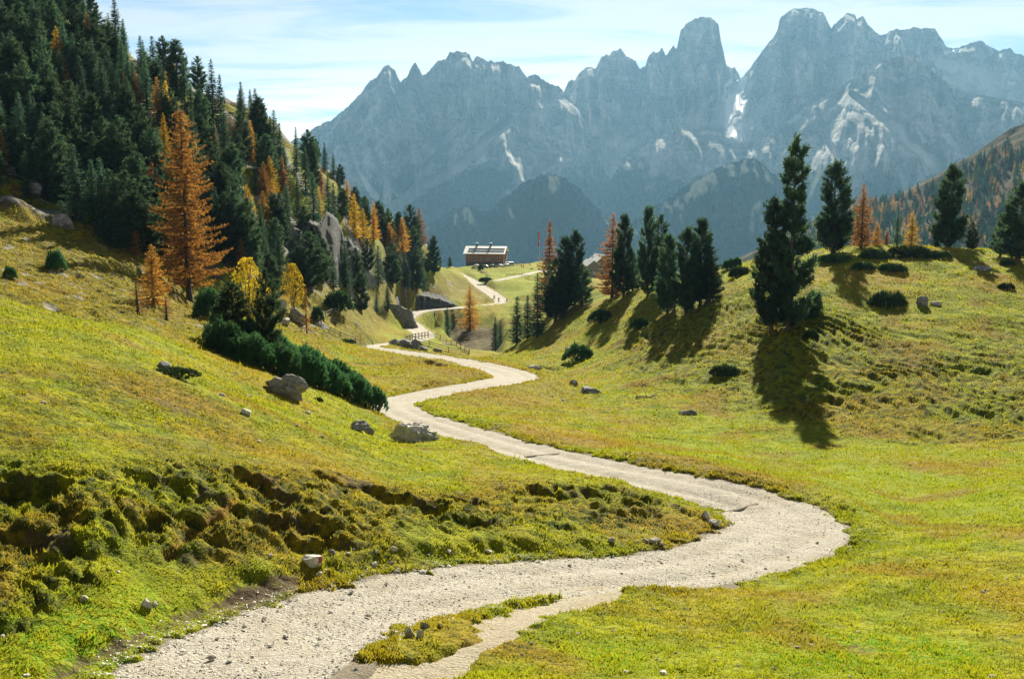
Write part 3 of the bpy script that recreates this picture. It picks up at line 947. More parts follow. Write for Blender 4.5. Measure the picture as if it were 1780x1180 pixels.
# old snow lying on whatever rock surface is in sight there
from mathutils.bvhtree import BVHTree
TREES = [BVHTree.FromPolygons(v.tolist(), f.tolist()) for v, f in MASSIFS[:4]]
for sl, poly, lab in [('snowfield', [(1266, 164), (1286, 158), (1299, 176), (1296, 202), (1279, 200), (1270, 210), (1264, 226), (1245, 222), (1253, 188)], 'long pinkish snow tongue in the couloir beside the tower peak'),
             ('snowfield', [(1274, 222), (1291, 210), (1300, 248), (1284, 246), (1268, 238)], 'small triangular snow patch at the foot of the couloir'),
             ('snowfield', [(1288, 130), (1303, 126), (1296, 154), (1282, 160)], 'narrow snow strip at the top of the couloir'),
             ('snowfield', [(1640, 90), (1672, 83), (1668, 92), (1640, 98)], 'thin snow strip under the crest of the highest massif'),
             ('snowfield', [(1726, 142), (1740, 141), (1741, 149), (1730, 150)], 'small round snow spot on the far right slope'),
             ('snowfield', [(1750, 143), (1768, 141), (1766, 148), (1752, 150)], 'small flat snow spot near the right edge')]:
    pa = np.array(poly, float)
    lo, hi = pa.min(0) - 4, pa.max(0) + 4
    qx, qy = np.meshgrid(np.arange(lo[0], hi[0], 1.2), np.arange(lo[1], hi[1], 1.2))
    inside = poly_mask(qx + 2.5 * fbm(qx / 7, qy / 7, 3, 20), qy + 2.5 * fbm(qx / 7, qy / 7, 3, 21), pa, 1.0) > 0.5
    a_, y_, z_ = ray(qx, qy)
    dv = unit(np.stack([a_ + 0 * y_, y_ + 0 * a_, z_ + 0 * a_], -1))
    pos = np.zeros(dv.shape)
    dep = np.full(qx.shape, -1.0)
    for i, j in zip(*np.nonzero(inside)):
        best = None
        for tr_ in TREES:
            h_ = tr_.ray_cast(Vector((0, 0, 0)), Vector(dv[i, j]))
            if h_[0] is not None and (best is None or h_[3] < best[1]):
                best = (h_[0], h_[3])
        if best:
            pos[i, j] = np.array(best[0]) - dv[i, j] * 10
            dep[i, j] = best[1]
    f = grid_faces(*qx.shape)
    dd = dep.ravel()[f]
    f = f[(dd.min(1) > 0) & (np.ptp(dd, axis=1) < 700)]
    if len(f):
        use, inv = np.unique(f, return_inverse=True)
        link(sl, np_mesh(sl, pos.reshape(-1, 3)[use], inv.reshape(f.shape), [MAT_SNOW]), kind='structure', label=lab)

SPUR1 = [(660, 420), (700, 402), (750, 388), (790, 362), (815, 357), (838, 368), (852, 366), (880, 340), (915, 315), (950, 302), (975, 306), (1000, 322), (1030, 352), (1062, 388), (1090, 440), (1130, 480)]
massif('hill', 'dark wooded spur with two rounded heads below the broad massif', [(a, b, 4300 + 0.5 * (900 - a)) for a, b in SPUR1], -450, MAT_SPUR, seed=500, cliff=((660, 100), (1130, 100)), cliff_slope=0.6, slope=1.2, big=520, mid=280, small=90,
       jag=3.6, veg_line=300, veg_soft=300, lam=0.75, rows=150, strata=14, veg_boost=0.2)
SPUR2 = [(1040, 420), (1080, 396), (1120, 372), (1160, 345), (1200, 318), (1240, 296), (1280, 280), (1308, 274), (1330, 288), (1360, 318), (1400, 362), (1450, 410), (1520, 450)]
massif('hill', 'dark wooded spur with pale gullies below the rock pyramid', [(a, b, 4200) for a, b in SPUR2], -450, MAT_SPUR, seed=600, cliff=((1040, 120), (1520, 120)), cliff_slope=0.6, slope=1.2, big=520, mid=280, small=90, jag=3.6,
       veg_line=300, veg_soft=300, lam=0.75, rows=150, strata=14, veg_boost=0.18, scree_gullies=[([(1285, 300), (1280, 350), (1290, 400)], 4), ([(1190, 350), (1200, 390), (1190, 430)], 4)])

m, t, out = material('valley_forest')
principled(t, out, mix_col(t, noise(t, 0.01, 4), (0.025, 0.04, 0.018), (0.06, 0.075, 0.03)), 1.0)
vx, vy = np.meshgrid(np.linspace(-8500, 8500, 41), np.linspace(700, 9500, 31))
link('valley_floor', np_mesh('valley_floor', np.stack([vx, vy, -452 + 6 * fbm(vx / 900, vy / 900, 2, 700)], -1).reshape(-1, 3), grid_faces(*vx.shape), [m]), kind='structure', label='dark wooded valley floor far below the meadow')

# larch hillside across the valley on the right
HR = [(1180, 500), (1300, 440), (1380, 400), (1440, 372), (1500, 350), (1530, 343), (1560, 338), (1590, 326), (1620, 313), (1650, 298), (1680, 278), (1710, 258), (1740, 240), (1780, 214), (1850, 175), (2000, 110)]


def hill_right(px, t):
    """t 0 at the skyline, 1 at the foot"""
    py = interp_line(px, HR)
    D = 1500.0 - (np.asarray(px) - 1400) * 0.35
    top = P(px, py, D)
    foot = P(px, 520 + 0 * np.asarray(px), D - 420)
    p = top + (foot - top) * np.asarray(t)[..., None]
    p[..., 2] += 10 * fbm(p[..., 0] / 90, p[..., 1] / 90, 3, 801)
    return p


hp, ht = np.meshgrid(np.arange(1180, 1900, 4.0), np.concatenate([[-0.25], np.linspace(0, 1, 120)]))
hv = hill_right(hp, ht)
hv[0, :, 2] = hv[1, :, 2] - 60
hv[0, :, 1] = hv[1, :, 1] + 200
m, t, out = material('heath_slope')
hcol = mix_col(t, ramp(t, noise(t, 0.03, 5, 0.65), (0.38, 0.62)), (0.025, 0.035, 0.014), (0.095, 0.070, 0.030))
principled(t, out, hcol, 1.0, bump(t, noise(t, 0.12, 5, 0.7), 1.0, 6.0), 0.05)
link('hillside', np_mesh('hillside', hv.reshape(-1, 3), grid_faces(*hp.shape), [m]), kind='structure', label='brown hillside dotted with orange larches on the right')

# ------------------------------------------------------------------ the air
HAZE_DENSITY, HAZE_COLOUR = 6.4e-5, (0.20, 0.41, 0.63, 1)
hx0, hx1, hy0, hy1, hz0, hz1 = -9000, 9000, -400, 10500, -470, 1230
hvv = np.array([[x, y, z] for z in (hz0, hz1) for y in (hy0, hy1) for x in (hx0, hx1)], float)
hff = np.array([[0, 2, 3, 1], [4, 5, 7, 6], [0, 1, 5, 4], [2, 6, 7, 3], [0, 4, 6, 2], [1, 3, 7, 5]])
m, t, out = material('mountain_air')
pv = t.nodes.new('ShaderNodeVolumePrincipled')
pv.inputs['Color'].default_value = HAZE_COLOUR
pv.inputs['Density'].default_value = HAZE_DENSITY
pv.inputs['Anisotropy'].default_value = 0.3
t.links.new(pv.outputs[0], out.inputs['Volume'])
link('haze', np_mesh('haze', hvv, hff, [m], False), kind='stuff', label='thin blue autumn haze filling the valley')
# ------------------------------------------------------------------ vegetation
def make_needles(name, a, b, trans=0.3, glow=(1.0, 1.0, 1.0)):
    m, t, out = material(name)
    oi = t.nodes.new('ShaderNodeObjectInfo')
    tcn = t.nodes.new('ShaderNodeTexCoord')
    n = noise(t, 1.1, 3, 0.6, tcn.outputs['Object'])
    col = mix_col(t, ramp(t, n, (0.34, 0.66)), a, b)
    hsv = t.nodes.new('ShaderNodeHueSaturation')
    t.links.new(col, hsv.inputs['Color'])
    t.links.new(math_node(t, 'ADD', math_node(t, 'MULTIPLY', oi.outputs['Random'], 0.8), 0.62), hsv.inputs['Value'])
    t.links.new(math_node(t, 'ADD', math_node(t, 'MULTIPLY', oi.outputs['Random'], 0.024), 0.492), hsv.inputs['Hue'])
    d = principled(t, None, hsv.outputs[0], 0.75, None, 0.25)
    tr = t.nodes.new('ShaderNodeBsdfTranslucent')
    t.links.new(mix_col(t, 1.0, hsv.outputs[0], tuple(glow), 'MULTIPLY'), tr.inputs[0])
    mx = t.nodes.new('ShaderNodeMixShader')
    mx.inputs[0].default_value = trans
    t.links.new(d.outputs[0], mx.inputs[1])
    t.links.new(tr.outputs[0], mx.inputs[2])
    t.links.new(mx.outputs[0], out.inputs[0])
    return m


def make_bark(name, a, b):
    m, t, out = material(name)
    tcn = t.nodes.new('ShaderNodeTexCoord')
    mp = t.nodes.new('ShaderNodeMapping')
    mp.inputs['Scale'].default_value = (6, 6, 1.4)
    t.links.new(tcn.outputs['Object'], mp.inputs[0])
    n = noise(t, 1.5, 5, 0.7, mp.outputs[0])
    principled(t, out, mix_col(t, ramp(t, n, (0.35, 0.65)), a, b), 0.95, bump(t, n, 0.8, 0.05), 0.1)
    return m


NEEDLE_PINE = make_needles('stone_pine_needles', (0.028, 0.064, 0.038), (0.095, 0.150, 0.058), 0.52)
NEEDLE_SPRUCE = make_needles('spruce_needles', (0.032, 0.084, 0.054), (0.105, 0.185, 0.088), 0.55)
NEEDLE_MUGO = make_needles('dwarf_pine_needles', (0.030, 0.090, 0.034), (0.080, 0.180, 0.056), 0.45)
NEEDLE_JUNIPER = make_needles('juniper_needles', (0.030, 0.065, 0.020), (0.060, 0.100, 0.030), 0.2)
LARCH_ORANGE = make_needles('larch_orange', (0.340, 0.150, 0.030), (0.620, 0.320, 0.044), 0.58)
LARCH_RUST = make_needles('larch_rust', (0.230, 0.110, 0.045), (0.480, 0.230, 0.075), 0.55)
LARCH_GOLD = make_needles('larch_gold', (0.360, 0.200, 0.022), (0.660, 0.420, 0.030), 0.6)
LEAF_YELLOW = make_needles('yellow_leaves', (0.360, 0.230, 0.014), (0.560, 0.400, 0.022), 0.5)
BARK_DARK = make_bark('dark_bark', (0.035, 0.028, 0.024), (0.095, 0.078, 0.066))
BARK_GREY = make_bark('grey_bark', (0.075, 0.062, 0.052), (0.17, 0.14, 0.115))


def slivers(c, d, k, length, width, spread, r):
    """k thin triangles at every point c, fanned about direction d"""
    n = len(c)
    C = np.repeat(c, k, 0)
    Dd = unit(np.repeat(d, k, 0) + spread * r.normal(size=(n * k, 3)))
    ln = np.repeat(np.broadcast_to(length, (n,)), k) * r.uniform(0.6, 1.25, n * k)
    sd = unit(np.cross(Dd, r.normal(size=(n * k, 3)))) * (np.repeat(np.broadcast_to(width, (n,)), k) * 0.5)[:, None]
    st = C - Dd * ln[:, None] * 0.15
    V = np.stack([st + sd, st - sd, C + Dd * ln[:, None]], 1).reshape(-1, 3)
    return V, np.arange(len(V)).reshape(-1, 3)


def tube(pts, rad, sides=6):
    pts, rad = np.asarray(pts, float), np.asarray(rad, float)
    tg = unit(np.gradient(pts, axis=0))
    ref = np.where(np.abs(tg[:, 2:3]) > 0.9, np.array([[1.0, 0, 0]]), np.array([[0, 0, 1.0]]))
    s1 = unit(np.cross(tg, ref))
    s2 = np.cross(tg, s1)
    a = np.linspace(0, 2 * math.pi, sides, endpoint=False)
    V = pts[:, None] + rad[:, None, None] * (np.cos(a)[None, :, None] * s1[:, None] + np.sin(a)[None, :, None] * s2[:, None])
    n = len(pts)
    i = np.arange(n * sides).reshape(n, sides)
    j = np.roll(i, -1, 1)
    q = np.stack([i[:-1], j[:-1], j[1:], i[1:]], -1).reshape(-1, 4)
    F = np.vstack([q[:, [0, 1, 2]], q[:, [0, 2, 3]]])
    return V.reshape(-1, 3), F


def join(parts):
    V, F, o = [], [], 0
    for v, f in parts:
        V.append(v)
        F.append(f + o)
        o += len(v)
    return np.vstack(V), np.vstack(F)


def trunk_mesh(name, H, r0, r, mat, lean=0.15, top=0.97):
    z = np.linspace(-0.6, H * top, 12)
    x = np.cumsum(r.normal(0, lean * 0.12, 12)) * (z > 0)
    y = np.cumsum(r.normal(0, lean * 0.12, 12)) * (z > 0)
    rad = r0 * np.clip(1 - z / H, 0.03, 1) ** 0.8 * (1 + 0.45 * np.exp(-np.maximum(z, 0) / 0.5))
    V, F = tube(np.stack([x, y, z], -1), rad, 8)
    return np_mesh(name, V, F, [mat])


def crown_pine(name, H, R, seed, mat, nclump=620, per=13, base=0.06, tuft=0.42, wide=0.28, irregular=0.22, plume=False, nb=None, gap=0.0):
    """stone pine: upturned boughs of uneven length carrying round clumps of long needles"""
    r = np.random.default_rng(seed)
    nb = nb or int(7.5 * H)
    tb = np.sort(base + (0.97 - base) * r.beta(1.0, 1.1, nb))
    prof = np.interp(tb, [0, 0.08, 0.25, 0.5, 0.75, 0.9, 1.0], [0.60, 0.86, 1.0, 0.90, 0.64, 0.42, 0.14]) if not plume else \
        np.interp(tb, [0, 0.06, 0.2, 0.36, 0.46, 0.6, 0.8, 0.92, 1.0], [0.60, 0.95, 1.0, 0.80, 0.50, 0.40, 0.34, 0.36, 0.16])
    L = R * prof * np.clip(r.normal(0.92, irregular, nb), 0.4, 1.5)
    ab = np.cumsum(2.4 + r.normal(0, 0.5, nb))
    w = L ** 1.35 + 0.15
    if gap:
        w = w * (r.random(nb) > gap)
    k = r.choice(nb, nclump, p=w / w.sum())
    f = np.sqrt(r.uniform(0.10, 1.0, nclump))
    ang = ab[k] + r.normal(0, 0.20, nclump) * (1.4 - f)
    rho = L[k] * f
    z = tb[k] * H + 0.30 * rho * f + r.normal(0, 0.16, nclump)
    c = np.stack([np.cos(ang) * rho, np.sin(ang) * rho, np.minimum(z, H)], -1)
    tip = np.stack([0.10 * r.normal(size=24), 0.10 * r.normal(size=24), H * r.uniform(0.93, 1.0, 24)], -1)
    c = np.vstack([c, tip])
    ang = np.concatenate([ang, r.uniform(0, 6.28, 24)])
    d = unit(np.stack([np.cos(ang), np.sin(ang), 0.8 + 0 * ang], -1) + r.normal(0, 0.3, c.shape))
    parts = []
    size = tuft * (0.65 + 0.7 * r.random(len(c)))
    for s in range(3):                                                # each clump is three tufts along a twig
        parts.append(slivers(c + d * (s * 0.36 - 0.36) + r.normal(0, 0.10, c.shape), d, per // 3 + 1, size, wide * size, 0.75, r))
    V, F = join(parts)
    return np_mesh(name, V, F, [mat], False), c


def bough_mesh(name, c, r, mat, share=0.12, rad=0.05):
    pick = c[r.random(len(c)) < share]
    parts = []
    for q in pick:
        rr = math.hypot(q[0], q[1])
        z0 = max(0.2, q[2] - 0.55 * rr)
        mid = np.array([q[0] * 0.5, q[1] * 0.5, z0 + 0.18 * rr])
        parts.append(tube([[0, 0, z0], mid, q], [rad, rad * 0.7, rad * 0.25], 3))
    V, F = join(parts)
    return np_mesh(name, V, F, [mat])


def crown_spruce(name, H, R, seed, mat, base=0.06, whorl=0.42, per=4, tuft=0.62, wide=0.34, droop=0.35, power=0.85, dens=0.26, irregular=0.2, arms=7):
    """spruce or larch: whorls of near level boughs hung with sprays; also returns bough lines"""
    r = np.random.default_rng(seed)
    C, Dv, boughs, S = [], [], [], []
    z = base * H
    while z < H * 0.985:
        t = z / H
        n = arms if t < 0.8 else max(3, arms - 3)
        a0 = r.uniform(0, 6.28)
        for k in range(n):
            L = R * (1 - t) ** power * r.uniform(1 - irregular * 2, 1 + irregular * 0.6) * (0.72 + 0.28 * min(1, t / 0.16)) + 0.12
            a = a0 + k * 2 * math.pi / n + r.normal(0, 0.25)
            s = np.arange(0.22 * L, L + 0.01, dens)
            if len(s) == 0:
                s = np.array([L])
            u = s / L
            zz = z - droop * L * (u ** 1.3) * (1 - t * 0.7) + 0.22 * L * u ** 3 + r.normal(0, 0.05)
            p = np.stack([np.cos(a) * s, np.sin(a) * s, zz], -1) + r.normal(0, 0.05, (len(s), 3))
            C.append(p)
            side = np.where(r.random(len(s)) < 0.5, 1, -1)[:, None] * np.array([-math.sin(a), math.cos(a), 0])[None]
            Dv.append(unit(np.array([math.cos(a), math.sin(a), -0.25])[None] + 0.7 * side))
            S.append(tuft * (0.55 + 0.6 * (1 - u)) * (0.5 + 0.5 * (1 - t)) + 0.06)
            boughs.append(np.vstack([[0, 0, z + 0.03 * L], p[len(p) // 2], p[-1]]))
        z += whorl * r.uniform(0.7, 1.3) * (0.55 + 0.6 * (1 - t))
    C.append(np.array([[0, 0, H * 0.97], [0, 0, H * 0.985]]))
    Dv.append(np.array([[0, 0, 1.0], [0.1, 0, 1.0]]))
    S.append(np.array([0.3, 0.3]))
    c, d, sz = np.vstack(C), np.vstack(Dv), np.concatenate(S)
    V, F = slivers(c, d, per, sz, wide * sz, 0.42 if per < 6 else 0.8, r)
    return np_mesh(name, V, F, [mat], False), boughs


def boughs_mesh(name, boughs, mat, rad=0.035):
    V, F = join([tube(b, [rad, rad * 0.65, rad * 0.2], 3) for b in boughs])
    return np_mesh(name, V, F, [mat])


def shrub_mesh(name, rx, ry, h, seed, mat, n=420, per=4, tuft=0.34, wide=0.28, flat=False):
    """dome of upturned candles"""
    r = np.random.default_rng(seed)
    a = r.uniform(0, 2 * math.pi, n)
    q = np.sqrt(r.random(n))
    top = np.sqrt(np.clip(1 - q ** 2, 0, 1)) if not flat else (1 - q ** 4)
    lump = 1 + 0.30 * np.sin(a * 3 + seed) * q + 0.28 * fbm(np.cos(a) * q * 2.4 + seed, np.sin(a) * q * 2.4, 3, seed)
    zf = r.uniform(0.25, 1.0, n) ** 0.5
    c = np.stack([np.cos(a) * q * rx, np.sin(a) * q * ry, top * h * lump * zf], -1)
    d = unit(np.stack([np.cos(a) * q * 0.6, np.sin(a) * q * 0.6, 0.9 + 0 * a], -1) + r.normal(0, 0.28, (n, 3)))
    V, F = join([slivers(c, d, per, tuft, wide * tuft, 0.55, r), slivers(c - d * tuft * 0.5, d, per, tuft, wide * tuft, 0.7, r)])
    return np_mesh(name, V, F, [mat], False)


def stem_cluster(name, rx, h, seed, mat, n=9):
    r = np.random.default_rng(seed)
    parts = []
    for k in range(n):
        a = r.uniform(0, 6.28)
        rr = r.uniform(0.3, 0.75) * rx
        parts.append(tube([[0, 0, -0.25], [math.cos(a) * rr * 0.6, math.sin(a) * rr * 0.6, 0.18 * h], [math.cos(a) * rr, math.sin(a) * rr, 0.62 * h]], [0.06, 0.045, 0.02], 4))
    V, F = join(parts)
    return np_mesh(name, V, F, [mat])


def pine_parts(key, H, R, seed, mat=None, **kw):
    r = np.random.default_rng(seed + 1)
    cm, c = crown_pine('crown_' + key, H, R, seed, mat or NEEDLE_PINE, **kw)
    return H, [('trunk', trunk_mesh('trunk_' + key, H, 0.020 * H + 0.03, r, BARK_GREY)), ('crown', cm), ('boughs', bough_mesh('boughs_' + key, c, r, BARK_DARK))]


def spruce_parts(key, H, R, seed, mat, bark=None, bough_r=0.03, **kw):
    r = np.random.default_rng(seed + 1)
    cm, bl = crown_spruce('crown_' + key, H, R, seed, mat, **kw)
    return H, [('trunk', trunk_mesh('trunk_' + key, H, 0.016 * H + 0.03, r, bark or BARK_DARK)), ('crown', cm), ('boughs', boughs_mesh('boughs_' + key, bl, bark or BARK_DARK, bough_r))]


PROTO = {}
for i in range(3):
    PROTO['pine%d' % i] = pine_parts('pine%d' % i, 13.0, 2.35 + 0.25 * i, 21 + i, nclump=1500, per=13, irregular=0.18)
for i in range(4):
    PROTO['spruce%d' % i] = spruce_parts('spruce%d' % i, 13.0, 2.4 + 0.3 * i, 41 + i, NEEDLE_SPRUCE, droop=0.30 + 0.08 * (i % 2), power=0.75, irregular=0.16 + 0.05 * i)
LK = dict(per=10, tuft=0.50, wide=0.26, droop=0.22, power=0.72, dens=0.20, irregular=0.28, arms=6, whorl=0.5, bark=BARK_GREY, bough_r=0.028)
for nm, mt in (('orange', LARCH_ORANGE), ('rust', LARCH_RUST), ('gold', LARCH_GOLD)):
    for i in range(2):
        PROTO['larch_%s%d' % (nm, i)] = spruce_parts('larch_%s%d' % (nm, i), 12.0, 2.9 + 0.4 * i, 61 + i + len(nm), mt, **LK)
PROTO['thin_larch'] = spruce_parts('thin_larch', 9.0, 1.5, 77, LARCH_ORANGE, per=5, tuft=0.34, wide=0.32, droop=0.0, power=0.7, dens=0.30, irregular=0.35, arms=5, whorl=0.5, bark=BARK_GREY, bough_r=0.022)


def place(parts, name, label, category, loc, height, H0_, rotz=None, group=None, girth=1.0, tilt=(0, 0), part_names=None):
    root = bpy.data.objects.new(name, None)
    root.empty_display_size = 0.3
    COL.objects.link(root)
    s = height / H0_
    root.location = loc
    root.scale = (s * girth, s * girth, s)
    root.rotation_euler = (tilt[0], tilt[1], random.uniform(0, 6.28) if rotz is None else rotz)
    root['label'], root['category'] = label, category
    if group:
        root['group'] = group
    for pn, me in parts:
        o = bpy.data.objects.new(pn, me)
        COL.objects.link(o)
        o.parent = root
        if pn in ('boughs', 'crown', 'foliage'):
            o['kind'] = 'stuff'
    return root


def on_ground(px, py, d=None):
    if d is None:
        d = find_ground(px, py, 14, 640, ground_z)
        if d is None:
            d = 300.0
    p = P(px, py, d)
    return float(p[0]), float(d), float(ground_z(p[0], np.array(d)))


TREE_SPOTS = []


def tree(kind, px, base, top, label, d=None, girth=1.0, group=None, name=None, tilt=(0, 0), sink=0.0):
    x, y, z = on_ground(px, base, d)
    H = float(slope_of(top) * y - z)
    Hp, parts = PROTO[kind]
    nm = name or ('larch_tree' if 'larch' in kind else 'spruce_tree' if 'spruce' in kind else 'pine_tree')
    TREE_SPOTS.append((px, base, y))
    return place(parts, nm, label, 'tree', (x, y, z - 0.05 - sink), H, Hp, None, group, girth, tilt)


# --- the tall trees on and around the knoll
PROTO['hero'] = pine_parts('hero', 20.0, 3.5, 5, nclump=3000, per=15, plume=True, gap=0.12, irregular=0.30, tuft=0.46, base=0.03, nb=120)
PROTO['hero2'] = pine_parts('hero2', 14.0, 3.0, 8, nclump=1900, per=15, irregular=0.2, tuft=0.46, base=0.03)
PROTO['broad'] = pine_parts('broad', 13.0, 2.75, 9, nclump=2400, per=14, irregular=0.16, tuft=0.42, base=0.04)
tree('hero', 1372, 572, 240, 'tallest stone pine with a ragged plume top on the knoll', girth=0.72)
tree('hero2', 1340, 576, 345, 'bushy stone pine leaning against the tallest pine', girth=0.66)
tree('broad', 1447, 446, 282, 'dense rounded stone pine behind the tallest pine on the knoll crest', d=160, girth=0.95)
tree('larch_orange0', 1496, 440, 320, 'rusty orange larch beside the rounded pine on the knoll crest', d=163, girth=1.25)
tree('larch_orange1', 1523, 440, 385, 'low orange larch at the foot of the rusty larch on the crest', d=165, girth=1.3)
tree('larch_rust0', 1540, 438, 398, 'small faded larch between two dark conifers on the crest', d=166, girth=1.3)
tree('spruce1', 1558, 438, 367, 'small narrow dark conifer beside the golden larch on the crest', d=164, girth=1.0)
tree('larch_gold0', 1583, 436, 368, 'golden orange larch next to the small dark conifer', d=163, girth=1.3)
tree('broad', 1648, 441, 287, 'tall dark pine standing alone on the crest right of the golden larch', d=164, girth=0.85)
tree('pine1', 1688, 444, 387, 'small dark pine at the foot of the tall lone crest pine', d=163, girth=1.1)
tree('pine0', 1626, 444, 395, 'young pine tucked left of the tall lone crest pine', d=165, girth=1.1)
tree('broad', 1768, 470, 318, 'large green pine cut by the right edge of the view', d=148, girth=1.1)
tree('pine2', 1738, 458, 372, 'slim pine beside the large pine at the right edge', d=152, girth=1.0)
tree('broad', 1126, 508, 360, 'tallest narrow pine of the middle group on the knoll flank', d=176, girth=0.56)
tree('pine1', 1147, 512, 374, 'narrow dark pine just behind the tallest of the middle group', d=172, girth=0.75)
tree('broad', 1160, 548, 408, 'broad dark pine at the front of the middle group', d=152, girth=0.73)
tree('broad', 1192, 556, 396, 'wide dark pine with a rounded head in the middle of the knoll flank', d=146, girth=0.82)
tree('broad', 1217, 552, 380, 'dark pine rising highest at the right end of the flank row', d=147, girth=0.77)
tree('pine2', 1232, 556, 430, 'lower dark pine filling the right end of the flank row', d=145, girth=1.1)
tree('larch_rust1', 1064, 512, 370, 'rust coloured larch standing against a dark pine beside the stone hut', d=192, girth=1.0)
tree('broad', 1084, 524, 374, 'dark pine close against the rust coloured larch', d=186, girth=0.65)
tree('pine0', 1100, 518, 440, 'short dark pine behind the rust coloured larch', d=190, girth=1.1)
tree('larch_rust0', 955, 530, 383, 'pinkish bare topped larch beside the twin dark pines', d=212, girth=0.8)
tree('broad', 982, 538, 412, 'left one of the twin dark pines by the yard', d=203, girth=0.73)
tree('broad', 1000, 540, 402, 'right one of the twin dark pines by the yard', d=205, girth=0.73)
tree('pine1', 966, 548, 450, 'dark pine crowding the foot of the pinkish larch', d=200, girth=1.2)
tree('pine2', 1012, 545, 460, 'low dark pine on the outer side of the twin pines', d=200, girth=1.1)
tree('spruce0', 934, 578, 474, 'small pointed spruce standing left of the twin pines', d=196, girth=1.0)
tree('spruce1', 917, 578, 512, 'lower spruce at the edge of the hollow', d=203, girth=1.2)
tree('spruce2', 899, 578, 514, 'light green young spruce at the edge of the hollow', d=207, girth=1.3)
tree('larch_orange0', 817, 566, 496, 'lone orange larch beside the upper bend of the path', d=322, girth=1.35)
tree('spruce0', 778, 574, 533, 'slender young spruce below the upper path', d=315, girth=1.0)
tree('spruce1', 861, 592, 550, 'small spruce on the floor of the hollow', d=270, girth=0.9)
tree('spruce2', 870, 594, 556, 'smaller spruce beside the one on the floor of the hollow', d=268, girth=0.9)

# --- the tall larches and their neighbours at the foot of the wooded hill
PROTO['grand_larch'] = spruce_parts('grand_larch', 24.0, 6.6, 91, LARCH_ORANGE, per=9, tuft=0.66, wide=0.20, droop=0.20, power=0.55, dens=0.22, irregular=0.42, arms=8, whorl=0.55, bark=BARK_DARK, bough_r=0.05, base=0.10)
tree('grand_larch', 330, 524, 190, 'giant orange larch with a dark straight trunk', girth=0.85)
tree('larch_gold1', 297, 470, 196, 'golden larch showing its bright top behind the giant larch', d=168, girth=0.75)
tree('larch_rust0', 372, 470, 250, 'rusty slender larch behind the giant larch', d=170, girth=0.7)
tree('larch_orange1', 269, 546, 424, 'young conical orange larch in front of the giant larch', d=104, girth=1.35)
tree('thin_larch', 243, 574, 482, 'sparse thin larch sapling at the meadow edge', d=84, girth=2.2)
tree('thin_larch', 290, 572, 512, 'low straggling larch sapling with a long side branch', d=88, girth=3.0)
tree('larch_orange0', 402, 282, 208, 'pale orange larch above the giant larch on the rocks', girth=1.0)
tree('thin_larch', 533, 553, 502, 'bare stemmed small larch beside the grey boulder', d=150, girth=0.9)
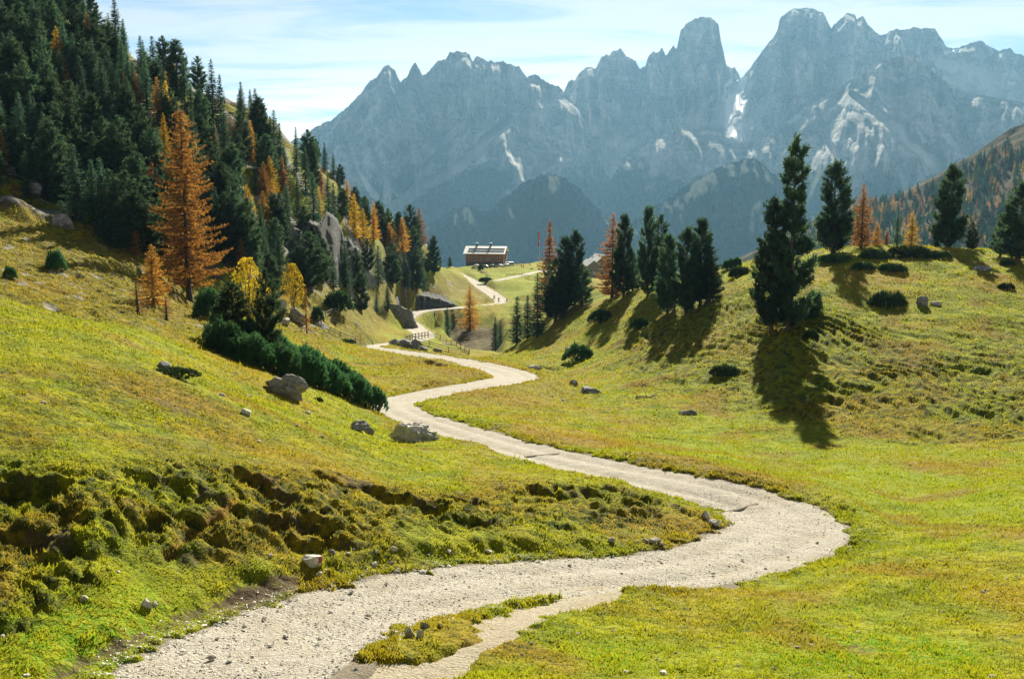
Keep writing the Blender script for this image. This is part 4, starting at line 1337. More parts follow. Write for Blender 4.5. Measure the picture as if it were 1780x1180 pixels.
# --- trees one can pick out between the crags and the upper path
NAMED = [
    ('larch_gold0', 617, 415, 336, 'bright yellow larch on the ridge above the cliff', 1.0), ('larch_gold1', 632, 432, 362, 'golden larch just below the bright yellow one', 1.0),
    ('larch_orange0', 650, 420, 350, 'orange larch with a pointed top on the ridge beyond the cliff', 1.0), ('larch_orange1', 678, 445, 386, 'round orange larch in the middle of the ridge trees', 1.4),
    ('larch_orange0', 700, 440, 378, 'orange larch right of the round orange one on the ridge', 1.3), ('larch_rust1', 729, 432, 360, 'rust larch at the right end of the ridge trees', 1.2),
    ('pine0', 618, 395, 325, 'dark pine rising behind the bright yellow larch', 1.0), ('pine1', 636, 400, 341, 'slim dark pine right of the yellow larch top', 0.8), ('pine2', 675, 410, 363, 'round headed dark pine on the ridge skyline', 1.2),
    ('pine0', 694, 415, 368, 'low dark pine on the ridge skyline between the orange larches', 1.2), ('pine1', 714, 430, 357, 'tallest dark pine at the right end of the ridge', 1.1), ('pine2', 719, 470, 395, 'dark pine below the tallest ridge pine', 1.1),
    ('pine0', 755, 478, 410, 'lone narrow pine at the end of the wooded ridge', 0.9), ('pine1', 743, 476, 440, 'small pine beside the lone narrow ridge pine', 1.2),
    ('spruce0', 658, 496, 426, 'dark spruce in the middle of the slope below the ridge', 1.2), ('pine1', 682, 498, 422, 'dark pine in the middle of the slope below the ridge', 1.1), ('spruce2', 704, 500, 440, 'green spruce right of the slope pine', 1.2),
    ('pine2', 724, 516, 430, 'big dark pine above the rock face by the path', 1.0), ('spruce1', 736, 505, 462, 'small spruce close to the big dark pine above the path', 1.2), ('pine0', 628, 542, 474, 'broad dark pine above the wooden pen', 1.1),
    ('spruce0', 674, 540, 492, 'dark spruce just above the slabs beside the path', 1.3), ('spruce1', 655, 545, 510, 'low spruce between the pen and the slabs', 1.3), ('spruce2', 716, 512, 478, 'short spruce on the rock shelf by the path', 1.2),
    ('pine1', 540, 504, 404, 'wide shaggy pine at the foot of the cliff', 1.5), ('pine2', 518, 500, 430, 'dark pine left of the shaggy pine below the cliff', 1.2), ('spruce1', 586, 480, 428, 'small spruce standing against the cliff', 1.0),
    ('spruce0', 598, 490, 445, 'slender spruce at the right foot of the cliff', 0.9), ('pine0', 470, 545, 440, 'dark pine left of the grey boulder', 1.1), ('spruce2', 487, 500, 400, 'tall spruce behind the dark pine near the grey boulder', 1.0),
    ('spruce1', 548, 478, 400, 'spruce growing close against the left side of the cliff', 1.0), ('pine0', 562, 492, 415, 'dark pine hiding the foot of the cliff', 1.0), ('spruce3', 606, 478, 405, 'tall spruce at the right side of the cliff', 0.9),
    ('pine2', 530, 440, 360, 'dark pine beside the upper left corner of the cliff', 1.0), ('spruce2', 580, 505, 440, 'young spruce before the middle of the cliff', 1.1), ('pine1', 640, 480, 415, 'dark pine on the step right of the cliff', 1.0),
    ('spruce0', 601, 508, 418, 'slim spruce in front of the right half of the cliff', 1.0), ('pine2', 620, 506, 432, 'dark pine in front of the lower right edge of the cliff', 1.0), ('spruce3', 590, 500, 452, 'low spruce at the middle foot of the cliff', 1.2),
    ('spruce0', 516, 300, 220, 'lone umbrella topped conifer on the skyline of the wooded hill', 0.8), ('spruce1', 472, 290, 200, 'pointed spruce on the skyline left of the lone conifer', 0.9), ('spruce2', 488, 295, 212, 'second pointed spruce on the skyline beside the lone conifer', 0.8),
    ('spruce0', 372, 240, 102, 'tallest pointed spruce on the skyline of the wooded hill', 0.85), ('spruce1', 386, 245, 128, 'spruce leaning close to the tallest skyline spruce', 0.8),
    ('spruce2', 322, 190, 96, 'dark spruce with a ragged top on the skyline', 0.9), ('pine1', 195, 130, 40, 'round topped pine high on the wooded hill', 1.0), ('pine2', 135, 110, 8, 'tall pine near the top left skyline', 1.0),
    ('larch_gold1', 103, 140, 45, 'golden larch high in the forest at the top left', 0.9), ('larch_orange0', 218, 190, 125, 'thin orange larch high in the forest', 0.7), ('larch_orange1', 78, 90, 25, 'orange larch near the top left corner', 0.9),
]
for kind, px, b, tp, lab, g in NAMED:
    tree(kind, px, b, tp, lab, girth=g)

# --- the forest: every remaining tree of the wooded hill
FOREST = [(-30, -120), (60, -60), (120, 20), (190, 75), (260, 125), (340, 185), (400, 215), (450, 240), (500, 275), (560, 315), (600, 345), (640, 375), (690, 400), (740, 428), (770, 455), (730, 465), (690, 455), (640, 440),
          (600, 420), (500, 420), (470, 490), (400, 500), (350, 480), (250, 455), (190, 425), (120, 385), (60, 375), (-30, 365)]
SPARSE = [(205, 225, 34), (265, 290, 36), (120, 230, 22), (565, 420, 26), (330, 230, 20), (30, 345, 30), (100, 380, 36), (250, 250, 24), (400, 300, 16)]
fr = random.Random(31)
placed = [(p[0], p[1]) for p in TREE_SPOTS]
fp = np.array(FOREST, float)
tries = 0
n_forest = 0
while n_forest < 300 and tries < 9000:
    tries += 1
    px, py = fr.uniform(-28, 770), fr.uniform(-110, 500)
    if poly_mask(np.array([px]), np.array([py]), fp, 1.0)[0] < 0.5:
        continue
    if any(math.hypot(px - a, (py - b) * 1.1) < 12.5 for a, b in placed):
        continue
    if any(math.hypot(px - a, py - b) < r * fr.uniform(0.5, 1.0) for a, b, r in SPARSE):
        continue
    x, y, z = on_ground(px, py)
    if y > 480 or y < 90:
        continue
    hh = fr.uniform(5.5, 11.0) * (1.0 if y < 240 else 0.95)
    u = fr.random()
    kind = fr.choice(['spruce0', 'spruce1', 'spruce2', 'spruce3']) if u < 0.52 else fr.choice(['pine0', 'pine1', 'pine2']) if u < 0.88 else fr.choice(['larch_orange0', 'larch_gold1', 'larch_rust0'])
    if 'larch' in kind:
        lab, grp, hh = 'small autumn larch among the dark conifers of the wooded hill', 'larches scattered through the forest', hh * 0.75
    elif 'pine' in kind:
        lab, grp = 'dark rounded pine in the crowded forest on the wooded hill', 'pines of the forest on the hill'
    else:
        lab, grp = 'dark pointed spruce in the crowded forest on the wooded hill', 'spruces of the forest on the hill'
    zone = ('in the top left corner' if px < 150 and py < 130 else 'along the left edge' if px < 130 else 'near the ridge line' if py < 60 + 0.55 * px - 20 else 'just left of the giant larch' if px < 330 and py > 330
            else 'high above the giant larch' if px < 420 else 'right of the giant larch' if px < 520 else 'around the cliff' if px < 640 else 'on the low end of the ridge')
    lab, grp = lab.replace('on the wooded hill', zone).replace('of the wooded hill', zone), grp + ' ' + zone
    Hp, parts = PROTO[kind]
    nm = 'larch_tree' if 'larch' in kind else 'spruce_tree' if 'spruce' in kind else 'pine_tree'
    place(parts, nm, lab, 'tree', (x, y, z - 0.3), hh, Hp, fr.uniform(0, 6.28), grp, fr.uniform(0.85, 1.25))
    placed.append((px, py))
    n_forest += 1

RIDGE = [(120, 30), (160, 62), (215, 100), (250, 122), (285, 150), (305, 165), (345, 190), (420, 228), (436, 238), (455, 250), (535, 300), (550, 312), (565, 322), (580, 332), (592, 342), (660, 388), (705, 405), (745, 432), (765, 445), (782, 455)]
for i, (px, sky_y) in enumerate(RIDGE):
    g_ = None
    for py in range(int(sky_y) - 30, int(sky_y) + 60, 3):        # first sight line that still meets the ground
        g_ = find_ground(px, py, 60, 640, ground_z)
        if g_ and g_ < 520:
            break
    kind = ['spruce0', 'pine1', 'spruce2', 'spruce3', 'pine2'][i % 5]
    x, y, z = on_ground(px, py, g_)
    Hp, parts = PROTO[kind]
    hh = fr.uniform(4.5, 7.5) * (0.7 if px > 640 else 1)
    place(parts, 'spruce_tree' if 'spruce' in kind else 'pine_tree', 'dark conifer standing against the sky on the ridge of the wooded hill', 'tree', (x, y, z - 0.2), hh, Hp, None, 'skyline conifers of the wooded hill', fr.uniform(0.85, 1.1))

# --- yellow broadleaf bushes
def broadleaf(seed, h, R):
    r = np.random.default_rng(seed)
    n = 900
    a, q = r.uniform(0, 6.28, n), np.sqrt(r.random(n))
    t = r.uniform(0.22, 1, n)
    c = np.stack([np.cos(a) * q * R * np.sin(np.pi * np.clip(t, 0.15, 0.95)) ** 0.6, np.sin(a) * q * R * np.sin(np.pi * np.clip(t, 0.15, 0.95)) ** 0.6, t * h], -1)
    V, F = slivers(c, unit(c - np.array([0, 0, h * 0.4])), 4, 0.15, 0.10, 0.9, r)
    st = []
    for k in range(6):
        aa = r.uniform(0, 6.28)
        st.append(tube([[0, 0, -0.2], [math.cos(aa) * R * 0.3, math.sin(aa) * R * 0.3, h * 0.45], [math.cos(aa) * R * 0.6, math.sin(aa) * R * 0.6, h * 0.9]], [0.07, 0.05, 0.015], 5))
    return h, [('crown', np_mesh('leaf_crown', V, F, [LEAF_YELLOW], False)), ('stem', np_mesh('leaf_stem', *join(st), [BARK_GREY]))]


PROTO['birch'] = broadleaf(3, 5.0, 1.7)
tree('birch', 430, 512, 448, 'bright yellow birch bush beside the dark dwarf pines', d=120, name='birch_tree', girth=0.8)
tree('birch', 508, 490, 458, 'small yellow birch below the shaggy pine', d=165, name='birch_tree', girth=0.7)
tree('birch', 446, 520, 482, 'lower yellow birch shoot right of the bright yellow bush', d=122, name='birch_tree', girth=1.0)

# --- dwarf pines and junipers
for i in range(3):
    PROTO['mugo%d' % i] = (2.0, [('foliage', shrub_mesh('mugo_foliage%d' % i, 2.0, 1.8, 2.0, 121 + i, NEEDLE_MUGO, 900, 5, 0.27, 0.32)), ('stem', stem_cluster('mugo_stem%d' % i, 1.8, 2.0, 131 + i, BARK_DARK))])
    PROTO['mat%d' % i] = (0.6, [('foliage', shrub_mesh('mat_foliage%d' % i, 1.8, 1.5, 0.6, 141 + i, NEEDLE_JUNIPER, 620, 4, 0.24, 0.30, True)), ('stem', stem_cluster('mat_stem%d' % i, 1.3, 0.45, 151 + i, BARK_DARK))])


def shrub(kind, px, base, wpx, hpx, label, d=None, name='dwarf_pine', deep=1.0, group=None):
    x, y, z = on_ground(px, base, d)
    Hp, parts = PROTO[kind]
    half = wpx / 2 / FPX * y
    h = hpx / FPX * y
    base_half = 2.0 if 'mugo' in kind else 1.8
    o = place(parts, name, label, 'shrub', (x, y + half * 0.6 * deep, float(ground_z(np.array(x), np.array(y + half * 0.6 * deep)))), h, Hp, None, group)
    o.scale = (half / base_half, half / base_half * deep, h / Hp)
    o.rotation_euler[2] = 0.0
    return o


shrub('mugo0', 385, 600, 80, 57, 'sprawling dark green dwarf pine at the upper end of the thicket', d=70)
shrub('mugo1', 378, 585, 69, 49, 'sprawling dark green dwarf pine behind the upper end of the thicket', d=78)
shrub('mugo2', 428, 626, 97, 54, 'sprawling dark green dwarf pine second along the front of the thicket', d=69)
shrub('mugo0', 420, 604, 92, 54, 'sprawling dark green dwarf pine second along the back of the thicket', d=80)
shrub('mugo1', 470, 646, 103, 52, 'sprawling dark green dwarf pine third along the front of the thicket', d=70)
shrub('mugo2', 468, 622, 103, 49, 'sprawling dark green dwarf pine third along the back of the thicket', d=80)
shrub('mugo0', 515, 664, 103, 50, 'sprawling dwarf pine in mid thicket right behind the dark grey boulder', d=71)
shrub('mugo1', 520, 642, 97, 47, 'sprawling dark green dwarf pine in the middle of the back of the thicket', d=82)
shrub('mugo2', 560, 684, 97, 47, 'sprawling dark green dwarf pine fifth along the front of the thicket', d=73)
shrub('mugo0', 566, 664, 92, 42, 'sprawling dark green dwarf pine fifth along the back of the thicket', d=84)
shrub('mugo1', 604, 698, 86, 44, 'sprawling dark green dwarf pine last but one along the front of the thicket', d=75)
shrub('mugo2', 608, 682, 75, 37, 'sprawling dark green dwarf pine at the lower end of the back of the thicket', d=86)
shrub('mugo0', 640, 710, 66, 42, 'sprawling dark green dwarf pine at the lower end of the thicket beside the path', d=76)
shrub('mugo1', 360, 560, 60, 55, 'dwarf pine spreading at the foot of the giant larch', d=105)
tree('pine0', 407, 606, 490, 'young pine with a bare lower stem above the dwarf pine thicket', d=76, girth=1.5)
tree('pine1', 466, 640, 468, 'dark pine rising out of the dwarf pine thicket', d=78, girth=0.75)
tree('pine2', 384, 606, 520, 'stubby pine at the upper end of the dwarf pine thicket', d=77, girth=1.2)
shrub('mugo2', 94, 470, 36, 34, 'round dwarf pine alone on the rough slope', d=None)
shrub('mugo0', 14, 487, 26, 20, 'small dwarf pine at the left edge of the rough slope')
shrub('mugo1', 585, 546, 56, 34, 'low dwarf pine above the wooden pen')
shrub('mugo2', 551, 562, 24, 26, 'small dwarf pine between the boulder and the pen')
shrub('mugo0', 1006, 628, 58, 26, 'round dwarf pine at the foot of the knoll', d=None)
shrub('mugo1', 1045, 562, 46, 20, 'dwarf pine in the tree shadow on the knoll flank')
shrub('mugo2', 1115, 570, 40, 17, 'dwarf pine between two tree shadows on the knoll flank')
shrub('mugo0', 1392, 556, 70, 24, 'dwarf pine under the tallest stone pine')
shrub('mugo1', 1415, 545, 36, 36, 'bushy dwarf pine right of the tallest stone pine trunk')
MATS = [(1548, 536, 58, 30, 'thick round juniper in the middle of the knoll'), (1526, 450, 48, 20, 'juniper mat on the crest below the faded larch'), (1592, 449, 74, 24, 'widest juniper mat on the crest below the golden larch'),
        (1636, 450, 40, 14, 'juniper mat on the crest left of the tall lone pine'), (1556, 474, 44, 16, 'juniper mat in the second row under the crest'), (1506, 470, 36, 15, 'juniper mat left in the second row under the crest'),
        (1455, 458, 60, 14, 'flat juniper mat at the foot of the rounded crest pine'), (1290, 480, 36, 22, 'juniper clump at the left end of the knoll crest'), (1755, 462, 24, 10, 'small juniper mat near the right edge of the crest'),
        (1752, 505, 26, 12, 'small juniper mat on the right slope of the knoll'), (1265, 655, 50, 20, 'dark juniper mat at the foot of the knoll'), (1412, 590, 24, 20, 'juniper tuft beside the tree shadow'),
        (288, 652, 88, 17, 'flat dark juniper mat around a small rock on the near meadow'), (845, 493, 22, 9, 'dark low bush row on the meadow before the timber hut'), (836, 470, 8, 12, 'small dark bush below the timber hut'),
        (600, 596, 30, 8, 'flat juniper patch left of the path above the thicket'), (505, 690, 12, 8, 'tiny green juniper at the foot of the grey boulder'), (552, 697, 16, 10, 'little green juniper right of the grey boulder')]
for i, (px, b, w, h, lab) in enumerate(MATS):
    shrub('mat%d' % (i % 3), px, b, w * 1.2, h * 0.62, lab, name='juniper_bush', deep=0.9)
for i, (px, b) in enumerate([(1272, 470), (1282, 468), (1264, 474)]):
    shrub('mugo%d' % i, px, b, 18, 16, 'small dark dwarf pine on the skyline left of the tallest pine', d=172, group='dwarf pines on the knoll skyline')

# --- larches on the hillside across the valley
for i, (mt, H, R) in enumerate([(LARCH_ORANGE, 14.0, 2.3), (LARCH_RUST, 15.0, 2.2), (LARCH_GOLD, 12.0, 2.4), (NEEDLE_SPRUCE, 14.0, 2.3)]):
    PROTO['far%d' % i] = spruce_parts('far%d' % i, H, R, 171 + i, mt, per=2, tuft=1.3, wide=0.5, dens=0.75, whorl=1.3, arms=5, droop=0.2, power=0.8, irregular=0.25, bough_r=0.08)[0:2]
k = 0
tries = 0
while k < 285 and tries < 6000:
    tries += 1
    px = fr.uniform(1500, 1790)
    t_ = fr.random() ** 1.2
    p = hill_right(np.array(px), np.array(t_ * 0.9))
    qx, qy = project(*p)
    if qy > 430 or fbm(qx / 34.0, qy / 26.0, 2, 811) + fr.uniform(-0.5, 0.5) < -0.15:
        continue
    lower = qy - interp_line(qx, HR)
    if lower < 8 + 22 * sstep(1600, 1780, qx):
        continue
    kind = fr.choice(['far0', 'far1', 'far1', 'far0', 'far2', 'far3'])
    Hp, parts = PROTO[kind]
    if kind == 'far3':
        place(parts[:2], 'spruce_tree', 'tiny dark conifer on the hillside across the valley', 'tree', tuple(p - np.array([0, 0, 0.6])), fr.uniform(9, 15), Hp, fr.uniform(0, 6), 'dark conifers on the far hillside', fr.uniform(0.9, 1.3))
    else:
        place(parts[:2], 'larch_tree', ('tiny orange larch %s on the brown hillside across the valley' % ('high up' if lower < 70 else 'low down')), 'tree', tuple(p - np.array([0, 0, 0.6])), fr.uniform(9, 17), Hp, fr.uniform(0, 6), 'orange larches %s on the far hillside' % ('high up' if lower < 70 else 'low down'), fr.uniform(0.9, 1.3))
    k += 1

cone = [np.stack([np.array([math.cos(q), math.sin(q), 0]) * (1 - h) * 0.22 + np.array([0, 0, h]) for q in np.linspace(0, 6.28, 7, endpoint=False)]) for h in (0.05, 0.30, 0.31, 0.58, 0.59)]
cone[1] *= np.array([0.55, 0.55, 1]); cone[3] *= np.array([0.5, 0.5, 1])
cv = np.vstack(cone + [np.array([[0, 0, 1.0]])])
cf = []
for r0, r1 in ((0, 1), (2, 3)):
    for q in range(7):
        a0, a1, b0_, b1_ = r0 * 7 + q, r0 * 7 + (q + 1) % 7, r1 * 7 + q, r1 * 7 + (q + 1) % 7
        cf += [[a0, a1, b1_], [a0, b1_, b0_]]
for q in range(7):
    cf.append([28 + q, 28 + (q + 1) % 7, 35])
cf = np.array(cf)
rr = np.random.default_rng(88)
VV, FF = [], []
q = 0
for _ in range(2600):
    px, tt = rr.uniform(1380, 1800), rr.random() ** 1.1 * 0.95
    p = hill_right(np.array(px), np.array(tt))
    qx, qy = project(*p)
    if qy - interp_line(qx, HR) < 5 + 14 * sstep(1650, 1780, qx) or fbm(qx / 40.0, qy / 30.0, 2, 821) + rr.uniform(-0.5, 0.5) < -0.25:
        continue
    hh = rr.uniform(7, 13)
    jit = 1 + 0.25 * rr.normal(size=(len(cv), 1))
    VV.append(cv * np.array([hh * 0.95, hh * 0.95, hh]) * np.hstack([jit, jit, np.ones_like(jit)]) + p - np.array([0, 0, 0.5]))
    FF.append(cf + q * len(cv))
    q += 1
link('forest', np_mesh('forest', np.vstack(VV), np.vstack(FF), [NEEDLE_SPRUCE], False), kind='stuff', label='dark conifer forest covering the hillside across the valley')
# ------------------------------------------------------------------ rocks
import bmesh


def flat_mat(name, a, b=None, scale=3.0, rough=0.8, bumpy=0.0, spec=0.3, coord='Object'):
    m, t, out = material(name)
    if b is None:
        principled(t, out, a, rough, None, spec)
        return m
    tcn = t.nodes.new('ShaderNodeTexCoord')
    n = noise(t, scale, 5, 0.65, tcn.outputs[coord])
    principled(t, out, mix_col(t, ramp(t, n, (0.36, 0.66)), a, b), rough, bump(t, n, bumpy, 0.05) if bumpy else None, spec)
    return m


def make_stone(name, a, b, lichen):
    m, t, out = material(name)
    p = geo_pos(t)
    n = noise(t, 2.6, 7, 0.68, p, 0.4)
    n2 = noise(t, 0.9, 4, 0.6, p)
    col = mix_col(t, ramp(t, n, (0.36, 0.64)), a, b)
    col = mix_col(t, math_node(t, 'MULTIPLY', ramp(t, n2, (0.54, 0.66)), 0.6), col, lichen)
    principled(t, out, col, 0.95, bump(t, n, 1.0, 0.07), 0.1)
    return m


ROCK_PALE = make_stone('pale_limestone', (0.34, 0.32, 0.29), (0.66, 0.63, 0.58), (0.30, 0.26, 0.20))
ROCK_GRIT = make_stone('pale_grit', (0.50, 0.47, 0.42), (0.76, 0.73, 0.67), (0.42, 0.37, 0.30))
ROCK_CRAG = make_stone('dark_crag', (0.035, 0.038, 0.043), (0.115, 0.115, 0.12), (0.05, 0.055, 0.03))
ROCK_GREY = make_stone('grey_limestone', (0.15, 0.15, 0.15), (0.36, 0.35, 0.335), (0.16, 0.15, 0.11))


def ico(sub):
    bm = bmesh.new()
    bmesh.ops.create_icosphere(bm, subdivisions=sub, radius=1.0)
    V = np.array([v.co[:] for v in bm.verts])
    F = np.array([[v.index for v in f.verts] for f in bm.faces])
    bm.free()
    return V, F


ICO = {k: ico(k) for k in (1, 2, 3, 4, 5)}


def rock_shape(seed, sub=3, cuts=18, rough=0.05, strata=0.0, noise_f=2.2):
    r = np.random.default_rng(seed)
    V, F = ICO[sub]
    V = V.copy()
    for _ in range(cuts):
        n = unit(r.normal(size=3))
        dlim = r.uniform(0.50, 0.90)
        s = V @ n
        V = V - np.maximum(s - dlim, 0)[:, None] * n[None]
    f = fbm(V[:, 0] * noise_f + 7 * seed, V[:, 1] * noise_f + V[:, 2] * noise_f * 1.7, 4, seed % 200, 0.55)
    V = V * (1 + rough * f)[:, None]
    if strata:
        q = V[:, 2] * 7 + 0.8 * fbm(V[:, 0] * 2, V[:, 1] * 2, 2, seed % 50)
        V[:, :2] *= (1 + strata * (np.abs((q - np.floor(q)) - 0.5) - 0.25))[:, None]
    return V, F


def rock(px, base, w, h, label, mat=None, seed=0, sub=3, d=None, name='rock', category='rock', group=None, depth=0.8, sunk=0.55, cuts=20, rough=0.05, rot=None, strata=0.0, lean=0.0):
    x, y, z = on_ground(px, base, d)
    hw, hh = w / 2 / FPX * y, h / FPX * y
    V, F = rock_shape(seed, sub, cuts, rough, strata)
    V = V / np.abs(V).max(0)
    a = rot if rot is not None else seed * 0.7
    me = None
    V = V * np.array([hw, hw * depth, hh * (1 + sunk) * 0.5])
    V[:, 2] += hh * (1 - sunk) * 0.5
    V[:, 0] += V[:, 2] * lean
    if not isinstance(mat, list):
        mat = [mat or ROCK_GREY]
    me = np_mesh(name, V, F, mat, sub >= 5)
    o = link(name, me, label=label, category=category)
    o.location = (x, y + hw * depth * 0.5, float(ground_z(np.array(x), np.array(y + hw * depth * 0.5))))
    o.rotation_euler = (0, 0, 0.2 * math.sin(a))
    if group:
        o['group'] = group
    return o


rock(722, 768, 104, 36, 'big pale boulder with a fractured flat top at the path edge', ROCK_PALE, 3, 5, depth=0.6, rough=0.20, strata=0.3, cuts=12)
rock(499, 690, 80, 42, 'dark grey boulder in front of the dwarf pine thicket', ROCK_GREY, 12, 5, depth=0.6, rough=0.22, cuts=10)
rock(620, 748, 44, 17, 'low grey rock sunk in the turf left of the pale boulder', ROCK_GREY, 21, 4, rough=0.14)
rock(640, 753, 22, 11, 'small grey rock beside the low sunken one', ROCK_GREY, 22, 3)
rock(512, 562, 46, 26, 'grey boulder beside the bare stemmed larch', ROCK_GREY, 31, 4)
rock(493, 563, 26, 9, 'flat pale slab at the left foot of the grey boulder', ROCK_PALE, 32, 3)
rock(488, 540, 24, 18, 'pale rock above the grey boulder on the slope', ROCK_PALE, 33, 3)
rock(575, 965, 18, 13, 'small dark rock in the grass above the waymark stone', ROCK_GREY, 42, 3)
rock(998, 672, 18, 12, 'dark round rock on the meadow below the knoll', ROCK_GREY, 51, 3)
rock(1026, 684, 42, 13, 'long low rock beside the dark round one on the meadow', ROCK_GREY, 52, 4)
rock(931, 642, 28, 9, 'flat pale rock near the second bend of the path', ROCK_PALE, 53, 3)
rock(1198, 722, 40, 8, 'thin flat rock lying in the hollow below the knoll', ROCK_GREY, 54, 3, depth=0.3)
rock(1228, 903, 20, 13, 'pale block at the inner edge of the wide bend', ROCK_PALE, 61, 3)
rock(1241, 914, 22, 13, 'broken pale block touching the gravel at the wide bend', ROCK_PALE, 62, 3)
rock(1140, 947, 24, 13, 'pale rock pile stone highest of the heap inside the bend', ROCK_PALE, 63, 3)
rock(1122, 944, 16, 8, 'pale stone left in the heap inside the bend', ROCK_PALE, 64, 2)
rock(1150, 952, 12, 7, 'small pale stone right in the heap inside the bend', ROCK_PALE, 65, 2)
rock(1064, 946, 15, 8, 'single pale stone at the foot of the hummocks', ROCK_PALE, 66, 2)
rock(1043, 908, 15, 8, 'white stone lying on the dark hummocks', ROCK_PALE, 67, 2)
rock(254, 1060, 22, 15, 'pale rock with a shaded face on the bright grass', ROCK_PALE, 71, 3)
rock(268, 1055, 13, 8, 'small pale stone touching the shaded rock on the bright grass', ROCK_PALE, 72, 2)
rock(145, 1048, 22, 8, 'flat pale stone in the grass at the lower left', ROCK_PALE, 73, 2)
rock(711, 1108, 22, 20, 'upright pale slab left in the turf strip between the paths', ROCK_PALE, 81, 3, depth=0.5)
rock(730, 1108, 15, 16, 'upright pale slab right in the turf strip between the paths', ROCK_PALE, 82, 3, depth=0.5)
rock(738, 1092, 20, 12, 'grey slab leaning above the two upright ones', ROCK_GREY, 83, 3, depth=0.5)
rock(764, 1090, 12, 10, 'narrow pale slab standing in the turf strip', ROCK_PALE, 84, 2, depth=0.5)
rock(745, 1063, 20, 8, 'white stone on the upper rim of the turf strip', ROCK_PALE, 85, 2)
rock(777, 1064, 18, 10, 'rounded white stone right on the upper rim of the turf strip', ROCK_PALE, 86, 2)
rock(615, 1186, 36, 26, 'rock with a grassy crown at the bottom edge', ROCK_PALE, 87, 4, depth=0.8, cuts=28, rough=0.10, sunk=0.9)
rock(1607, 533, 26, 18, 'dark jagged rock on the knoll slope', ROCK_GREY, 91, 3)
rock(1627, 533, 22, 7, 'flat pale stone right of the jagged rock on the knoll', ROCK_PALE, 92, 2)
rock(1712, 470, 40, 8, 'low brown rock on the crest right of the lone pine', ROCK_GREY, 93, 3)
rock(284, 641, 30, 13, 'grey rock poking out of the flat juniper mat', ROCK_GREY, 94, 3)
rock(526, 1122, 34, 12, 'flat white slab bedded in the gravel of the near path', ROCK_PALE, 95, 3, sunk=0.6)
rock(385, 500, 30, 10, 'pale slab under the yellow birch', ROCK_PALE, 96, 3, d=125)
for i, (px, b, w, h, lab) in enumerate([(700, 602, 30, 14, 'dark rock heap stone left below the fence'), (718, 606, 34, 18, 'dark hollow looking boulder under the fence corner'), (684, 600, 22, 11, 'grey rock at the left end of the heap below the fence'),
                                        (760, 612, 16, 8, 'pale stone in front of the lower fence'), (736, 610, 20, 9, 'grey stone right of the dark boulder below the fence'), (1000, 612, 40, 8, 'flat grey ledge at the mouth of the hollow')]):
    rock(px, b, w, h, lab, ROCK_GREY, 201 + i, 3)

# waymark stone with its painted red and white flag
wm = rock(545, 986, 44, 22, 'waymark stone painted with a white and red flag', ROCK_PALE, 41, 4, depth=0.7)
wv = np.empty(len(wm.data.vertices) * 3, np.float32)
wm.data.vertices.foreach_get('co', wv)
wv = wv.reshape(-1, 3)
wf = np.array([p.vertices[:] for p in wm.data.polygons])
cen = wv[wf].mean(1)
xr, zr = cen[:, 0] / np.abs(wv[:, 0]).max(), cen[:, 2] / wv[:, 2].max()
facing = np.array([p.normal[1] < 0.05 for p in wm.data.polygons])
for nm, lo, hi, colr in (('white_paint', 0.10, 0.46, (0.72, 0.70, 0.66)), ('red_paint', 0.46, 0.76, (0.42, 0.09, 0.07))):
    sel = wf[facing & (xr > lo) & (xr < hi) & (zr > 0.22) & (zr < 0.86)]
    if len(sel):
        u, inv = np.unique(sel, return_inverse=True)
        vv_ = wv[u] * 1.0 + np.array([0.0, -0.012, 0.006])
        link(nm, np_mesh(nm, vv_, inv.reshape(sel.shape), [flat_mat(nm, colr, tuple(c * 0.7 for c in colr), 9.0)]), wm)

